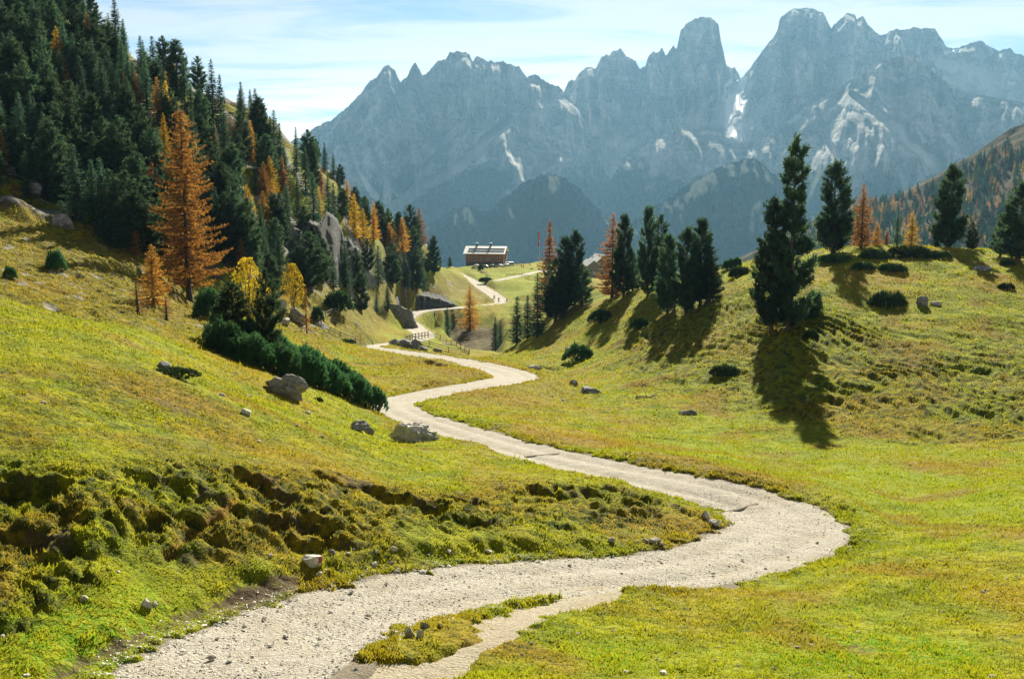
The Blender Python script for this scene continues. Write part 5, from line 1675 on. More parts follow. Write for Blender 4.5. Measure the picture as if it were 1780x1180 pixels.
# loose stones on the grass, each where it lies
STONES = [(1677, 1023, 11), (1708, 1031, 11), (1683, 1041, 9), (1716, 1026, 7), (1750, 1006, 7), (1770, 1004, 7), (1707, 971, 7), (1640, 1063, 7), (1742, 1017, 6), (1627, 1011, 5), (1541, 998, 7), (1523, 970, 7), (1568, 1008, 6), (1498, 953, 5),
          (1491, 1101, 10), (1461, 1125, 10), (1385, 1127, 11), (1411, 1123, 8), (1421, 1158, 11), (1252, 1126, 9), (1276, 1118, 10), (1175, 1135, 9), (1141, 1147, 9), (1089, 1170, 14), (1153, 1172, 18), (1345, 1164, 13), (1385, 1171, 9), (1401, 1168, 6),
          (1244, 1150, 8), (1066, 1098, 9), (1004, 1104, 9), (924, 1121, 8), (1058, 1144, 6), (1724, 1178, 18), (1668, 1127, 6), (1622, 1155, 6), (1550, 1122, 5), (1467, 1158, 6), (1477, 1178, 9), (1136, 1060, 7), (997, 1098, 6), (935, 1082, 8), (908, 1138, 8),
          (75, 702, 12), (240, 752, 7), (450, 768, 9), (426, 718, 22), (517, 742, 12), (533, 736, 9), (535, 720, 12), (386, 688, 14), (433, 690, 11), (560, 760, 9), (430, 722, 14), (583, 756, 9), (156, 1022, 9), (5, 1108, 12), (205, 995, 9), (45, 1176, 16),
          (470, 968, 10), (605, 962, 10), (615, 957, 8), (655, 960, 10), (685, 955, 16), (780, 963, 12), (850, 962, 14), (650, 985, 16), (680, 982, 12), (1107, 946, 9), (1087, 942, 8), (1180, 940, 8), (1195, 930, 7), (1210, 938, 6), (1030, 962, 8), (960, 960, 8), (900, 966, 9),
          (1055, 792, 6), (978, 698, 7), (960, 690, 6), (945, 745, 6), (1090, 715, 5), (1290, 830, 5), (1580, 890, 6), (1600, 873, 5), (1690, 905, 5), (1720, 890, 5), (1760, 880, 5), (1725, 1055, 5), (150, 565, 9), (128, 566, 6), (330, 620, 8), (410, 650, 8),
          (1020, 832, 10), (1005, 834, 7), (712, 760, 8), (600, 765, 7), (930, 700, 6), (870, 705, 5), (560, 725, 7), (480, 735, 8), (355, 742, 7), (300, 715, 6), (170, 730, 6)]
STONE_ME = []
for i in range(7):
    V, F = rock_shape(300 + i, 2, 12, 0.04)
    V = V / np.abs(V).max(0) * np.array([1, 0.8, 0.62])
    STONE_ME.append(np_mesh('stone%d' % i, V, F, [ROCK_PALE], False))
for i, (px, py, w) in enumerate(STONES):
    x, y, z = on_ground(px, py)
    o = bpy.data.objects.new('stone', STONE_ME[i % 7])
    COL.objects.link(o)
    s = w / 2 / FPX * y * 1.05
    o.scale = (s, s, s)
    o.location = (x, y, z + s * 0.12)
    o.rotation_euler = (random.uniform(-0.3, 0.3), random.uniform(-0.3, 0.3), random.uniform(0, 6.28))
    zone = ('bright lower right meadow' if px > 850 and py > 950 else 'left meadow slope' if px < 620 and py < 800 else 'turf beside the near path' if py > 900 else 'middle meadow')
    o['label'] = 'small loose pale stone lying on the ' + zone
    o['category'] = 'stone'
    o['group'] = 'loose stones on the ' + zone

# bigger stones in the gravel, picked out; the rest of the gravel is one mass
main = PATHS['main']
gr = np.random.default_rng(77)
sel = np.nonzero(main[:, 1] < 48)[0]
PSTONES = [(368, 1162, 20), (400, 1168, 14), (378, 1128, 11), (412, 1106, 9), (425, 1108, 12), (497, 1124, 14), (345, 1082, 10), (555, 1130, 14), (470, 1140, 12), (300, 1120, 10), (320, 1150, 12), (440, 1160, 10), (555, 1000, 14), (625, 1010, 12), (690, 1000, 14), (735, 1010, 16), (672, 1030, 10),
           (610, 1045, 12), (505, 1060, 10), (780, 995, 12), (575, 1082, 12), (640, 1085, 14), (595, 1060, 9), (460, 1090, 12), (840, 1000, 9), (905, 1010, 8), (990, 995, 9), (1080, 1010, 8), (1240, 1010, 11), (1290, 985, 8), (1370, 980, 9), (1150, 985, 8), (1420, 955, 9), (1330, 1000, 7)]
for i, (px, py, w) in enumerate(PSTONES):
    x, y, z = on_ground(px, py)
    D_, Z_, _w = near_path(np.array([x]), np.array([y]), main)
    z = max(z, float(Z_[0]) if D_[0] < _w[0] else z)
    o = bpy.data.objects.new('stone', STONE_ME[(i * 3) % 7])
    COL.objects.link(o)
    s = w / 2 / FPX * y
    o.scale = (s, s, s * 0.8)
    o.location = (x, y, z + s * 0.12)
    o.rotation_euler = (0, 0, random.uniform(0, 6.28))
    o['label'], o['category'], o['group'] = 'rough pale stone lying loose in the gravel of the near path', 'stone', 'larger stones in the path gravel'

oct_v = np.array([[1, 0, 0], [0, 1, 0], [-1, 0, 0], [0, -1, 0], [0.1, 0.1, 0.8], [0, 0, -0.6]])
oct_f = np.array([[0, 1, 4], [1, 2, 4], [2, 3, 4], [3, 0, 4], [1, 0, 5], [2, 1, 5], [3, 2, 5], [0, 3, 5]])
seg_p = 1.0 / main[sel, 1] ** 1.6
idx = gr.choice(sel, 15000, p=seg_p / seg_p.sum())
tg = np.gradient(main[:, :2], axis=0)
tg /= np.linalg.norm(tg, axis=1)[:, None]
lat = np.where(gr.random(15000) < 0.35, np.where(gr.random(15000) < 0.5, -1, 1) * gr.normal(1.02, 0.12, 15000), gr.uniform(-1.0, 1.0, 15000)) * main[idx, 3]
fw = gr.uniform(-0.3, 0.3, 15000)
cx = main[idx, 0] + tg[idx, 1] * lat + tg[idx, 0] * fw
cy = main[idx, 1] - tg[idx, 0] * lat + tg[idx, 1] * fw
cz = np.where(np.abs(lat) < main[idx, 3] * 0.95, main[idx, 2] - 0.01, ground_z(cx, cy))
sz = 0.010 + 0.042 * gr.random(15000) ** 3.2 + 0.012 * (np.abs(lat) > main[idx, 3] * 0.85)
ja = gr.uniform(0.55, 1.35, (15000, 6, 1))
V = oct_v[None] * ja * sz[:, None, None] * np.array([1, 1, 0.5])
an = gr.uniform(0, 6.28, 15000)
R_ = np.stack([np.stack([np.cos(an), -np.sin(an)], -1), np.stack([np.sin(an), np.cos(an)], -1)], 1)
V[:, :, :2] = np.einsum('nij,nkj->nki', R_, V[:, :, :2])
V += np.stack([cx, cy, cz], -1)[:, None]
F = (oct_f[None] + 6 * np.arange(15000)[:, None, None]).reshape(-1, 3)
link('gravel', np_mesh('gravel', V.reshape(-1, 3), F, [ROCK_GRIT], False), kind='stuff', label='loose pale gravel strewn over the near path')

# --- crags
def cliff(top, bottom, label, seed, mat, name='cliff', relief=1.6, ns=90, nv=60):
    """steep face between two surveyed lines, with its flat top running back into the slope"""
    tl, bl = np.array(top, float), np.array(bottom, float)
    px = np.linspace(tl[0, 0], tl[-1, 0], ns)
    ty, by_ = np.interp(px, tl[:, 0], tl[:, 1]), np.interp(px, bl[:, 0], bl[:, 1])
    B = np.array([on_ground(p, q) for p, q in zip(px, by_)])
    ker = np.hanning(11) / np.hanning(11).sum()
    for k in (1, 2):
        B[:, k] = np.convolve(np.pad(B[:, k], 5, 'edge'), ker, 'valid')
    B[:, 0] = ray(px, by_)[0] / ray(px, by_)[1] * B[:, 1]
    yf = B[:, 1] + 1.5
    zt = slope_of(ty) * yf
    zt = np.maximum(zt, B[:, 2] + 0.3) + 0.5 * fbm(px / 9, 0 * px, 3, seed)
    v = np.linspace(0, 1, nv)[:, None]
    q = np.clip(v / 0.82, 0, 1)
    back = np.clip((v - 0.82) / 0.18, 0, 1)
    Z = (B[:, 2] - 1.5)[None] * (1 - q) + zt[None] * q - 0.4 * back
    Y = yf[None] + 0.22 * (Z - B[:, 2][None]) * (1 - 0.3 * back) + back * 16
    X = (B[:, 0] / B[:, 1])[None] * Y
    R = relief * (ridged(X / 3.2, Z / 11 + seed, 4, seed) - 0.5) * 1.6 + relief * 0.5 * fbm(X / 1.1, Z / 1.6, 3, seed + 3)
    st = Z / 2.4 + 0.5 * fbm(X / 6, Z / 6, 2, seed + 5)
    R = R + 0.35 * relief * (sstep(0.2, 0.5, st - np.floor(st)) - (st - np.floor(st)))
    Y = Y - R * (1 - back) * sstep(0, 0.06, v)
    Z = Z + back * 0.5 * fbm(X / 2, Y / 2, 2, seed + 8)
    return link(name, np_mesh(name, np.stack([X, Y, Z], -1).reshape(-1, 3), grid_faces(*X.shape), [mat], False), label=label, category='cliff')


cliff([(508, 462), (520, 418), (540, 388), (560, 392), (574, 372), (590, 386), (600, 418), (614, 424), (628, 470), (638, 508)], [(508, 470), (540, 486), (590, 500), (638, 520)], 'tall dark grey cliff face in the wooded hill', 902, ROCK_CRAG, relief=2.8)
cliff([(682, 532), (700, 520), (730, 514), (765, 520), (800, 534)], [(682, 536), (720, 541), (760, 538), (800, 535)], 'grey rock face above the upper path', 911, ROCK_CRAG, name='crag', relief=1.2)
cliff([(180, 300), (200, 262), (226, 268), (250, 300), (262, 322)], [(180, 312), (215, 322), (262, 336)], 'bare grey crag band left of the giant larch', 917, ROCK_GREY, name='crag', relief=1.4)
cliff([(385, 345), (400, 318), (425, 326), (440, 360)], [(385, 356), (410, 366), (440, 372)], 'bare grey crag band right of the giant larch', 923, ROCK_CRAG, name='crag', relief=1.4)
rock(706, 590, 52, 58, 'slanting grey rock slab beside the path bend', ROCK_GREY, 409, 5, d=262, name='rock_slab', category='rock', depth=0.9, cuts=16, rough=0.12, strata=0.2, lean=-0.5)
for i, (px, b, w, h) in enumerate([(215, 262, 46, 34), (268, 318, 40, 40), (245, 285, 36, 26), (128, 245, 34, 24), (505, 430, 40, 46), (330, 250, 30, 26), (60, 350, 36, 18), (105, 398, 44, 20), (395, 310, 24, 22), (450, 370, 26, 26)]):
    rock(px, b, w, h, ('bare grey crag showing between the conifers ' + ('above the giant larch', 'left of the giant larch', 'behind the golden larch top', 'high at the left', 'beside the cliff', 'near the pale orange larch', 'at the left edge',
                                                                        'over the rough slope', 'below the pale orange larch', 'right of the giant larch')[i]), ROCK_GREY, 420 + i, 4, name='crag', category='rock', depth=0.6, cuts=20, rough=0.16)

# ------------------------------------------------------------------ woodwork
WOOD_GREY = flat_mat('weathered_wood', (0.16, 0.135, 0.11), (0.30, 0.26, 0.21), 4.0, 0.9, 0.4)
WOOD_BROWN = flat_mat('brown_timber', (0.26, 0.115, 0.07), (0.38, 0.19, 0.12), 3.0, 0.85, 0.3)
WOOD_PALE = flat_mat('pale_wood', (0.46, 0.41, 0.33), (0.60, 0.55, 0.46), 3.0, 0.85)


def box(sx, sy, sz, c=(0, 0, 0), bev=0.0):
    bm = bmesh.new()
    bmesh.ops.create_cube(bm, size=1.0)
    for v in bm.verts:
        v.co = Vector((v.co.x * sx + c[0], v.co.y * sy + c[1], v.co.z * sz + c[2]))
    if bev:
        bmesh.ops.bevel(bm, geom=bm.edges[:], offset=bev, segments=1, affect='EDGES')
    return bm


def bm_obj(name, bm, mat, parent=None, smooth=False, **props):
    me = bpy.data.meshes.new(name)
    bmesh.ops.recalc_face_normals(bm, faces=bm.faces)
    bm.to_mesh(me)
    bm.free()
    for mm in (mat if isinstance(mat, (list, tuple)) else [mat]):
        me.materials.append(mm)
    if smooth:
        me.polygons.foreach_set('use_smooth', [True] * len(me.polygons))
    return link(name, me, parent, **props)


def prism(poly, axis, lo, hi):
    """polygon (a, b) extruded along an axis: 'x' -> (lo..hi, a, b), 'y' -> (a, lo..hi, b)"""
    bm = bmesh.new()
    mk = (lambda a, b, e: (e, a, b)) if axis == 'x' else (lambda a, b, e: (a, e, b)) if axis == 'y' else (lambda a, b, e: (a, b, e))
    f0 = [bm.verts.new(mk(a, b, lo)) for a, b in poly]
    f1 = [bm.verts.new(mk(a, b, hi)) for a, b in poly]
    bm.faces.new(f0)
    bm.faces.new(f1[::-1])
    n = len(poly)
    for i in range(n):
        bm.faces.new([f0[i], f1[i], f1[(i + 1) % n], f0[(i + 1) % n]])
    return bm


def empty(name, loc, label, category, rz=0.0, group=None):
    o = bpy.data.objects.new(name, None)
    o.empty_display_size = 0.3
    COL.objects.link(o)
    o.location = loc
    o.rotation_euler = (0, 0, rz)
    o['label'], o['category'] = label, category
    if group:
        o['group'] = group
    return o


def fence(line, label, ds=None, height=1.15, rails=2, spacing=2.6, mat=None, thick=0.07, name='rail_fence'):
    pts = []
    for i, (a, b) in enumerate(line):
        x, y, z = on_ground(a, b, ds[i] if ds else None)
        pts.append((x, y))
    pts = np.array(pts)
    root = empty(name, (pts[0][0], pts[0][1], float(ground_z(*[np.array(v) for v in pts[0]]))), label, 'fence')
    o0 = np.array(root.location)
    seg = np.hypot(*np.diff(pts, axis=0).T)
    s = np.concatenate([[0], np.cumsum(seg)])
    n = max(2, int(s[-1] / spacing) + 1)
    prev = None
    for k in range(n):
        q = s[-1] * k / (n - 1)
        x, y = np.interp(q, s, pts[:, 0]), np.interp(q, s, pts[:, 1])
        z = float(ground_z(np.array(x), np.array(y)))
        b = np.array([x, y, z]) - o0
        lean = np.array([random.uniform(-0.05, 0.05), random.uniform(-0.05, 0.05), 0])
        V, F = tube([b - [0, 0, 0.3], b + lean * 0.5 + [0, 0, height * 0.5], b + lean + [0, 0, height]], [thick, thick, thick * 0.9], 6)
        link('post', np_mesh('post', V, F, [mat or WOOD_GREY]), root)
        if prev is not None:
            for r_ in range(rails):
                hz = height * (0.92 - 0.40 * r_) + random.uniform(-0.04, 0.04)
                V, F = tube([prev + [0, 0, hz], (prev + b) / 2 + [0, 0.02, hz - 0.03], b + [0, 0, hz + 0.02]], [thick * 0.75] * 3, 5)
                link('rail', np_mesh('rail', V, F, [mat or WOOD_GREY]), root)
        prev = b
    return root


fence([(566, 551), (558, 560), (561, 571), (585, 579), (610, 588), (636, 597)], 'near side of the wooden pen left of the path', [178, 172, 166, 165, 166, 170], 1.05, 3, 3.0, thick=0.075)
fence([(566, 551), (592, 562), (620, 577), (648, 592)], 'far side of the wooden pen left of the path', [178, 186, 188, 186], 1.05, 2, 3.0, thick=0.075)
fence([(706, 604), (716, 594), (728, 589), (744, 585)], 'row of pale fence posts bending along the upper path', [206, 214, 218, 224], 1.5, 2, 2.0, thick=0.11)
fence([(744, 585), (768, 592), (792, 602), (816, 613)], 'long fence side running down to the hollow', [224, 222, 214, 204], 1.05, 3, 3.0, thick=0.075)
fence([(722, 602), (748, 608), (770, 611), (796, 615), (815, 616)], 'lower fence side with crossed rails above the middle path', [203, 200, 199, 199, 200], 1.05, 3, 3.0, thick=0.075)
fence([(880, 486), (905, 485), (930, 486)], 'thin fence on the meadow below the yard', [455, 456, 452], 1.2, 2, 3.2, thick=0.09)
fence([(836, 466), (842, 474), (853, 482)], 'short fence beside the path below the timber hut', [505, 480, 462], 1.3, 2, 3.0, WOOD_PALE, thick=0.11)
fence([(895, 464), (930, 463), (962, 463)], 'rail along the outer edge of the yard', [540, 545, 545], 1.1, 1, 3.5, thick=0.09)
x, y, z = on_ground(778, 598, 216)
pl = bm_obj('plank', box(3.6, 0.35, 0.14, (0, 0, 0), 0.02), WOOD_PALE, label='pale plank lying inside the fence by the hollow', category='plank')
pl.location = (x, y, z + 0.25)
pl.rotation_euler = (0, 0.02, 0.05)


def drain(pa, pb, label):
    a, b = np.array(on_ground(*pa)), np.array(on_ground(*pb))
    for q in (a, b):
        D_, Z_, _w = near_path(q[0:1], q[1:2], main)
        q[2] = Z_[0] - 0.025
    mid, v = (a + b) / 2, b - a
    L = float(np.linalg.norm(v))
    root = empty('drain_channel', tuple(mid), label, 'drain', math.atan2(v[1], v[0]))
    for s in (-1, 1):
        bm_obj('board', box(L, 0.04, 0.10, (0, s * 0.055, -0.03), 0.006), WOOD_PALE, root)
    bm_obj('channel_floor', box(L, 0.08, 0.03, (0, 0, -0.05)), WOOD_PALE, root)


drain((912, 800), (988, 789), 'wooden drain channel crossing the path above the wide bend')
drain((1238, 891), (1316, 885), 'wooden drain channel crossing the path at the wide bend')

# dead branch on the meadow
x, y, z = on_ground(1122, 692)
root = empty('dead_branch', (x, y, z), 'bleached dead branch with curved twigs on the meadow', 'branch')
for nm, pts, rr in (('stem', [[-0.9, 0.1, 0.05], [-0.2, 0, 0.10], [0.5, -0.1, 0.06], [1.1, 0, 0.25]], 0.09), ('twig', [[0.1, 0, 0.08], [-0.1, 0, 0.7], [-0.5, 0.1, 1.2], [-1.0, 0.2, 1.35]], 0.035),
                    ('twig', [[-0.6, 0, 0.08], [-1.1, 0.1, 0.45], [-1.5, 0.1, 0.6]], 0.03), ('twig', [[0.5, 0, 0.08], [1.2, 0.1, 0.5], [1.8, 0.1, 0.62]], 0.03)):
    V, F = tube(pts, np.linspace(rr, rr * 0.4, len(pts)), 6)
    link(nm, np_mesh(nm, V, F, [WOOD_GREY]), root)

# ------------------------------------------------------------------ huts
ROOF_WHITE = flat_mat('pale_metal_roof', (0.72, 0.71, 0.69), (0.82, 0.81, 0.78), 1.5, 0.38, 0.0, 0.8)
STONE_WALL = flat_mat('masonry', (0.20, 0.175, 0.145), (0.36, 0.32, 0.27), 2.2, 0.95, 0.6)
STONE_DARK = flat_mat('dark_masonry', (0.10, 0.095, 0.09), (0.18, 0.17, 0.16), 2.0, 0.95, 0.5)
GLASS = flat_mat('window_glass', (0.02, 0.025, 0.03), None, rough=0.08, spec=0.6)
FRAME_RED = flat_mat('red_shutter', (0.34, 0.05, 0.035), (0.26, 0.04, 0.03), 5.0)
FRAME_WHITE = flat_mat('white_frame', (0.72, 0.71, 0.68), (0.62, 0.61, 0.58), 5.0)
DARK_METAL = flat_mat('dark_metal', (0.045, 0.042, 0.04), (0.075, 0.07, 0.065), 4.0, 0.5)


def window(parent, x, yf, z, w, h, side=-1, frame=None, axis='y'):
    """window on a wall whose outer face is at yf"""
    if axis == 'y':
        wo = bm_obj('window', box(w + 0.24, 0.14, h + 0.24, (x, yf + side * 0.05, z)), frame or FRAME_WHITE, parent)
        bm_obj('pane', box(w, 0.06, h, (x, yf + side * 0.11, z)), GLASS, wo)
        bm_obj('sill', box(w + 0.5, 0.25, 0.09, (x, yf + side * 0.13, z - h / 2 - 0.17)), frame or FRAME_WHITE, wo)
    else:
        wo = bm_obj('window', box(0.14, w + 0.24, h + 0.24, (yf + side * 0.05, x, z)), frame or FRAME_WHITE, parent)
        bm_obj('pane', box(0.06, w, h, (yf + side * 0.11, x, z)), GLASS, wo)
    return wo


x, y, z = on_ground(846, 462, 553)
hut = empty('timber_hut', (x, y, z - 0.6), 'long timber mountain hut with a white roof at the end of the meadow', 'building', math.radians(-6))
L, Wd, h1, h2, hr = 19.0, 17.0, 2.7, 7.2, 9.9
bm_obj('ground_floor_wall', box(L, Wd, h1 + 0.4, (0, 0, h1 / 2 - 0.2)), STONE_DARK, hut)
uw = bm_obj('timber_wall', prism([(-Wd / 2 - 0.15, h1), (Wd / 2 + 0.15, h1), (Wd / 2 + 0.15, h2), (0, hr - 0.25), (-Wd / 2 - 0.15, h2)], 'x', -L / 2 - 0.1, L / 2 + 0.1), WOOD_BROWN, hut)
for k in range(6):
    window(uw, -L / 2 + 2.2 + k * 2.9, -Wd / 2 - 0.15, h1 + 1.75, 0.9, 1.2)
for k in range(2):
    window(uw, -1.6 + 3.2 * k, L / 2 + 0.1, h1 + 1.8, 1.0, 1.3, 1, FRAME_RED, 'x')
window(uw, 0, L / 2 + 0.1, h2 + 1.0, 1.0, 1.1, 1, FRAME_RED, 'x')
bal = bm_obj('balcony', box(L * 0.9, 0.9, 0.14, (0, -Wd / 2 - 0.55, h1 + 0.25)), WOOD_GREY, hut)
bm_obj('railing', box(L * 0.9, 0.06, 0.75, (0, -Wd / 2 - 0.96, h1 + 0.70)), WOOD_BROWN, bal)
ov = 1.3
for s in (-1, 1):
    sl = (hr - h2) / (Wd / 2 + 0.15)
    e = Wd / 2 + ov
    zb = hr - sl * e
    bm_obj('roof', prism([(s * 0.0, hr), (s * e, zb), (s * e, zb + 0.28), (s * 0.0, hr + 0.28)], 'x', -L / 2 - 1.2, L / 2 + 1.0), ROOF_WHITE, hut)
    if s < 0:
        for q in (0.36, 0.68):
            bm_obj('snow_guard', box(L - 0.5, 0.30, 0.34, (0.6, s * e * q, hr - sl * e * q + 0.42)), DARK_METAL, hut)
for px_ in (-4.9, 2.2):
    ch = bm_obj('chimney', box(0.9, 0.9, 2.0, (px_, 0.2, hr + 0.7), 0.05), STONE_DARK, hut)
    bm_obj('chimney_cap', box(1.3, 1.3, 0.16, (px_, 0.2, hr + 1.85)), ROOF_WHITE, ch)
    bm_obj('ladder', box(0.35, e * 0.98, 0.20, (px_ - 0.5, -e * 0.5, hr - sl * e * 0.5 + 0.45)), DARK_METAL, hut).rotation_euler = (0, 0, 0)
for ld in [c for c in hut.children if c.name.startswith('ladder')]:
    me = ld.data
    for v in me.vertices:
        v.co.z = hr + sl * v.co.y + 0.36 + (0.12 if v.co.z > hr - sl * e * 0.5 + 0.45 else 0)
dr = bm_obj('door', box(1.4, 0.12, 2.2, (3.5, -Wd / 2 - 0.06, 1.1)), WOOD_BROWN, hut)
bm_obj('handle', box(0.08, 0.08, 0.3, (4.05, -Wd / 2 - 0.16, 1.1)), DARK_METAL, dr)

x, y, z = on_ground(1031, 482, 470)
hut2 = empty('stone_hut', (x, y, z - 0.4), 'old stone hut with white roofs half hidden behind the pines', 'building', math.radians(18))
for nm, cx_, cy_, lx, ly, he, hrg, mt in (('front_block', -2.2, -2.0, 5.6, 8.0, 6.6, 8.6, STONE_WALL), ('main_block', 3.4, 0.6, 6.4, 9.6, 8.2, 10.6, STONE_DARK)):
    wb = bm_obj('wall', prism([(cx_ - lx / 2, 0), (cx_ + lx / 2, 0), (cx_ + lx / 2, he), (cx_, hrg), (cx_ - lx / 2, he)], 'y', cy_ - ly / 2, cy_ + ly / 2), mt, hut2)
    for s in (-1, 1):
        sl = (hrg - he) / (lx / 2)
        e = lx / 2 + 0.5
        bm_obj('roof', prism([(cx_, hrg + 0.04), (cx_ + s * e, hrg - sl * e + 0.04), (cx_ + s * e, hrg - sl * e + 0.26), (cx_, hrg + 0.26)], 'y', cy_ - ly / 2 - 0.5, cy_ + ly / 2 + 0.5), ROOF_WHITE, hut2)
    for k in (-1, 1):
        for lv in (1.6, 4.4):
            window(wb, cx_ + k * lx * 0.24, cy_ - ly / 2, lv, 0.8, 1.1)
bm_obj('sign_board', box(1.5, 0.1, 1.2, (-2.0, -6.2, 3.2)), FRAME_WHITE, hut2)
dp = bmesh.new()
bmesh.ops.create_cone(dp, cap_ends=True, segments=16, radius1=0.65, radius2=0.25, depth=0.25, matrix=Matrix.Translation((0, 0, 0)) @ Matrix.Rotation(1.2, 4, 'X'))
for v in dp.verts:
    v.co += Vector((-0.8, -1.0, 9.8))
ds = bm_obj('satellite_dish', dp, FRAME_WHITE, hut2)
bm_obj('mast', box(0.1, 0.1, 1.6, (-0.8, -0.9, 9.0)), DARK_METAL, ds)

# flag pole
x, y, z = on_ground(938, 466, 520)
fpole = empty('flagpole', (x, y, z), 'slim flagpole with red flags beside the pinkish larch', 'flagpole')
V, F = tube([[0, 0, -0.2], [0, 0, 9], [0, 0, 17.5]], [0.09, 0.07, 0.04], 8)
link('pole', np_mesh('pole', V, F, [FRAME_WHITE]), fpole)
RED_CLOTH = flat_mat('red_cloth', (0.55, 0.04, 0.09), (0.44, 0.03, 0.07), 2.0)
for zz, ww, hh_ in ((16.2, 0.9, 3.4), (11.4, 1.1, 1.6)):
    u, v = np.meshgrid(np.linspace(0, 1, 9), np.linspace(0, 1, 7))
    X = -u * ww * (0.7 + 0.3 * v)
    Y = 0.18 * np.sin(u * 7 + v * 2) * u
    Z = zz - (1 - v) * hh_ - 0.5 * u * (1 - v)
    top = np.stack([X, Y, Z], -1).reshape(-1, 3)
    G = grid_faces(7, 9)
    flag = np_mesh('flag', np.vstack([top, top + [0, 0.025, 0]]), np.vstack([G, G[:, ::-1] + len(top)]), [RED_CLOTH])
    link('flag', flag, fpole)

# ------------------------------------------------------------------ vehicles
PAINT_WHITE = flat_mat('white_car_paint', (0.78, 0.78, 0.77), None, rough=0.3, spec=0.5)
PAINT_DARK = flat_mat('dark_car_paint', (0.03, 0.035, 0.045), None, rough=0.3, spec=0.5)
PAINT_SILVER = flat_mat('silver_car_paint', (0.42, 0.43, 0.44), None, rough=0.3, spec=0.5)
RUBBER = flat_mat('rubber', (0.018, 0.018, 0.018), None, rough=0.8)
RIM = flat_mat('wheel_rim', (0.45, 0.45, 0.46), None, rough=0.35)
LAMP = flat_mat('lamp_glass', (0.60, 0.58, 0.52), None, rough=0.2)
LAMP_RED = flat_mat('tail_lamp', (0.45, 0.03, 0.02), None, rough=0.25)


def wheel_bm(r, w, c):
    bm = bmesh.new()
    bmesh.ops.create_cone(bm, cap_ends=True, segments=18, radius1=r, radius2=r, depth=w, matrix=Matrix.Translation(c) @ Matrix.Rotation(math.pi / 2, 4, 'X'))
    return bm


def vehicle(px, py, d, rz, paint, label, van=False):
    x, y, z = on_ground(px, py, d)
    root = empty('parked_van' if van else 'parked_car', (x, y, z), label, 'van' if van else 'car', rz, None)
    if van:
        L_, W_, prof = 5.6, 2.0, [(-2.8, 0.45), (2.6, 0.45), (2.8, 0.75), (2.75, 1.25), (2.1, 1.45), (1.45, 2.45), (1.0, 2.6), (-2.7, 2.6), (-2.8, 2.4)]
        glass = [(1.55, 1.5), (2.02, 1.5), (1.5, 2.3), (1.1, 2.35), (1.1, 1.5)]
        side_w = [(-2.2, 1.55), (0.9, 1.55), (0.9, 2.25), (-2.2, 2.25)]
    else:
        L_, W_, prof = 4.3, 1.78, [(-2.1, 0.35), (2.05, 0.35), (2.15, 0.55), (2.1, 0.85), (1.3, 0.98), (0.55, 1.45), (0.2, 1.5), (-1.2, 1.5), (-1.75, 1.1), (-2.1, 1.0), (-2.15, 0.6)]
        glass = [(0.15, 1.0), (1.1, 1.0), (0.52, 1.38), (0.15, 1.42)]
        side_w = [(-1.55, 1.0), (0.05, 1.0), (0.05, 1.42), (-1.15, 1.42)]
    bm = prism(prof, 'y', -W_ / 2, W_ / 2)
    bmesh.ops.bevel(bm, geom=bm.edges[:], offset=0.07, segments=2, affect='EDGES')
    bm_obj('body', bm, paint, root, True)
    for s in (-1, 1):
        for pg in (glass, side_w):
            lo = s * (W_ / 2 + 0.004)
            bm_obj('side_window', prism(pg, 'y', min(lo, lo + s * 0.012), max(lo, lo + s * 0.012)), GLASS, root)
        for wx in (-L_ * 0.3, L_ * 0.3):
            wh = bm_obj('wheel', wheel_bm(0.33, 0.22, (wx, s * (W_ / 2 - 0.06), 0.33)), RUBBER, root, True)
            bm_obj('rim', wheel_bm(0.2, 0.04, (wx, s * (W_ / 2 + 0.06), 0.33)), RIM, wh)
        xf = prof[2][0]
        bm_obj('headlight', box(0.06, 0.36, 0.16, (xf - 0.02, s * W_ * 0.34, prof[3][1] - 0.12), 0.01), LAMP, root)
        bm_obj('tail_light', box(0.06, 0.2, 0.3, (prof[-1][0] + 0.02, s * W_ * 0.4, 0.85), 0.01), LAMP_RED, root)
    if van:
        f = [(2.13, 1.48), (1.5, 2.42)]
    else:
        f = [(1.28, 1.01), (0.6, 1.43)]
    bm = bmesh.new()
    n_ = 0.02
    vs_ = [bm.verts.new((f[0][0] + n_, -W_ * 0.42, f[0][1] + n_)), bm.verts.new((f[0][0] + n_, W_ * 0.42, f[0][1] + n_)), bm.verts.new((f[1][0] + n_, W_ * 0.38, f[1][1] + n_)), bm.verts.new((f[1][0] + n_, -W_ * 0.38, f[1][1] + n_))]
    bm.faces.new(vs_)
    bm_obj('windscreen', bm, GLASS, root)
    return root


vehicle(827, 461, 528, math.radians(185), PAINT_WHITE, 'white car parked at the left end of the timber hut')
vehicle(842, 463, 524, math.radians(170), PAINT_DARK, 'dark car parked before the wall of the timber hut')
vehicle(856, 463, 524, math.radians(10), PAINT_DARK, 'dark car parked beside the silver car at the timber hut')
vehicle(868, 463, 524, math.radians(185), PAINT_SILVER, 'silver car parked near the right end of the timber hut')
vehicle(884, 463, 526, math.radians(200), PAINT_WHITE, 'white van parked at the right end of the timber hut', True)
vehicle(880, 465, 515, math.radians(190), PAINT_WHITE, 'white car parked in front of the white van')


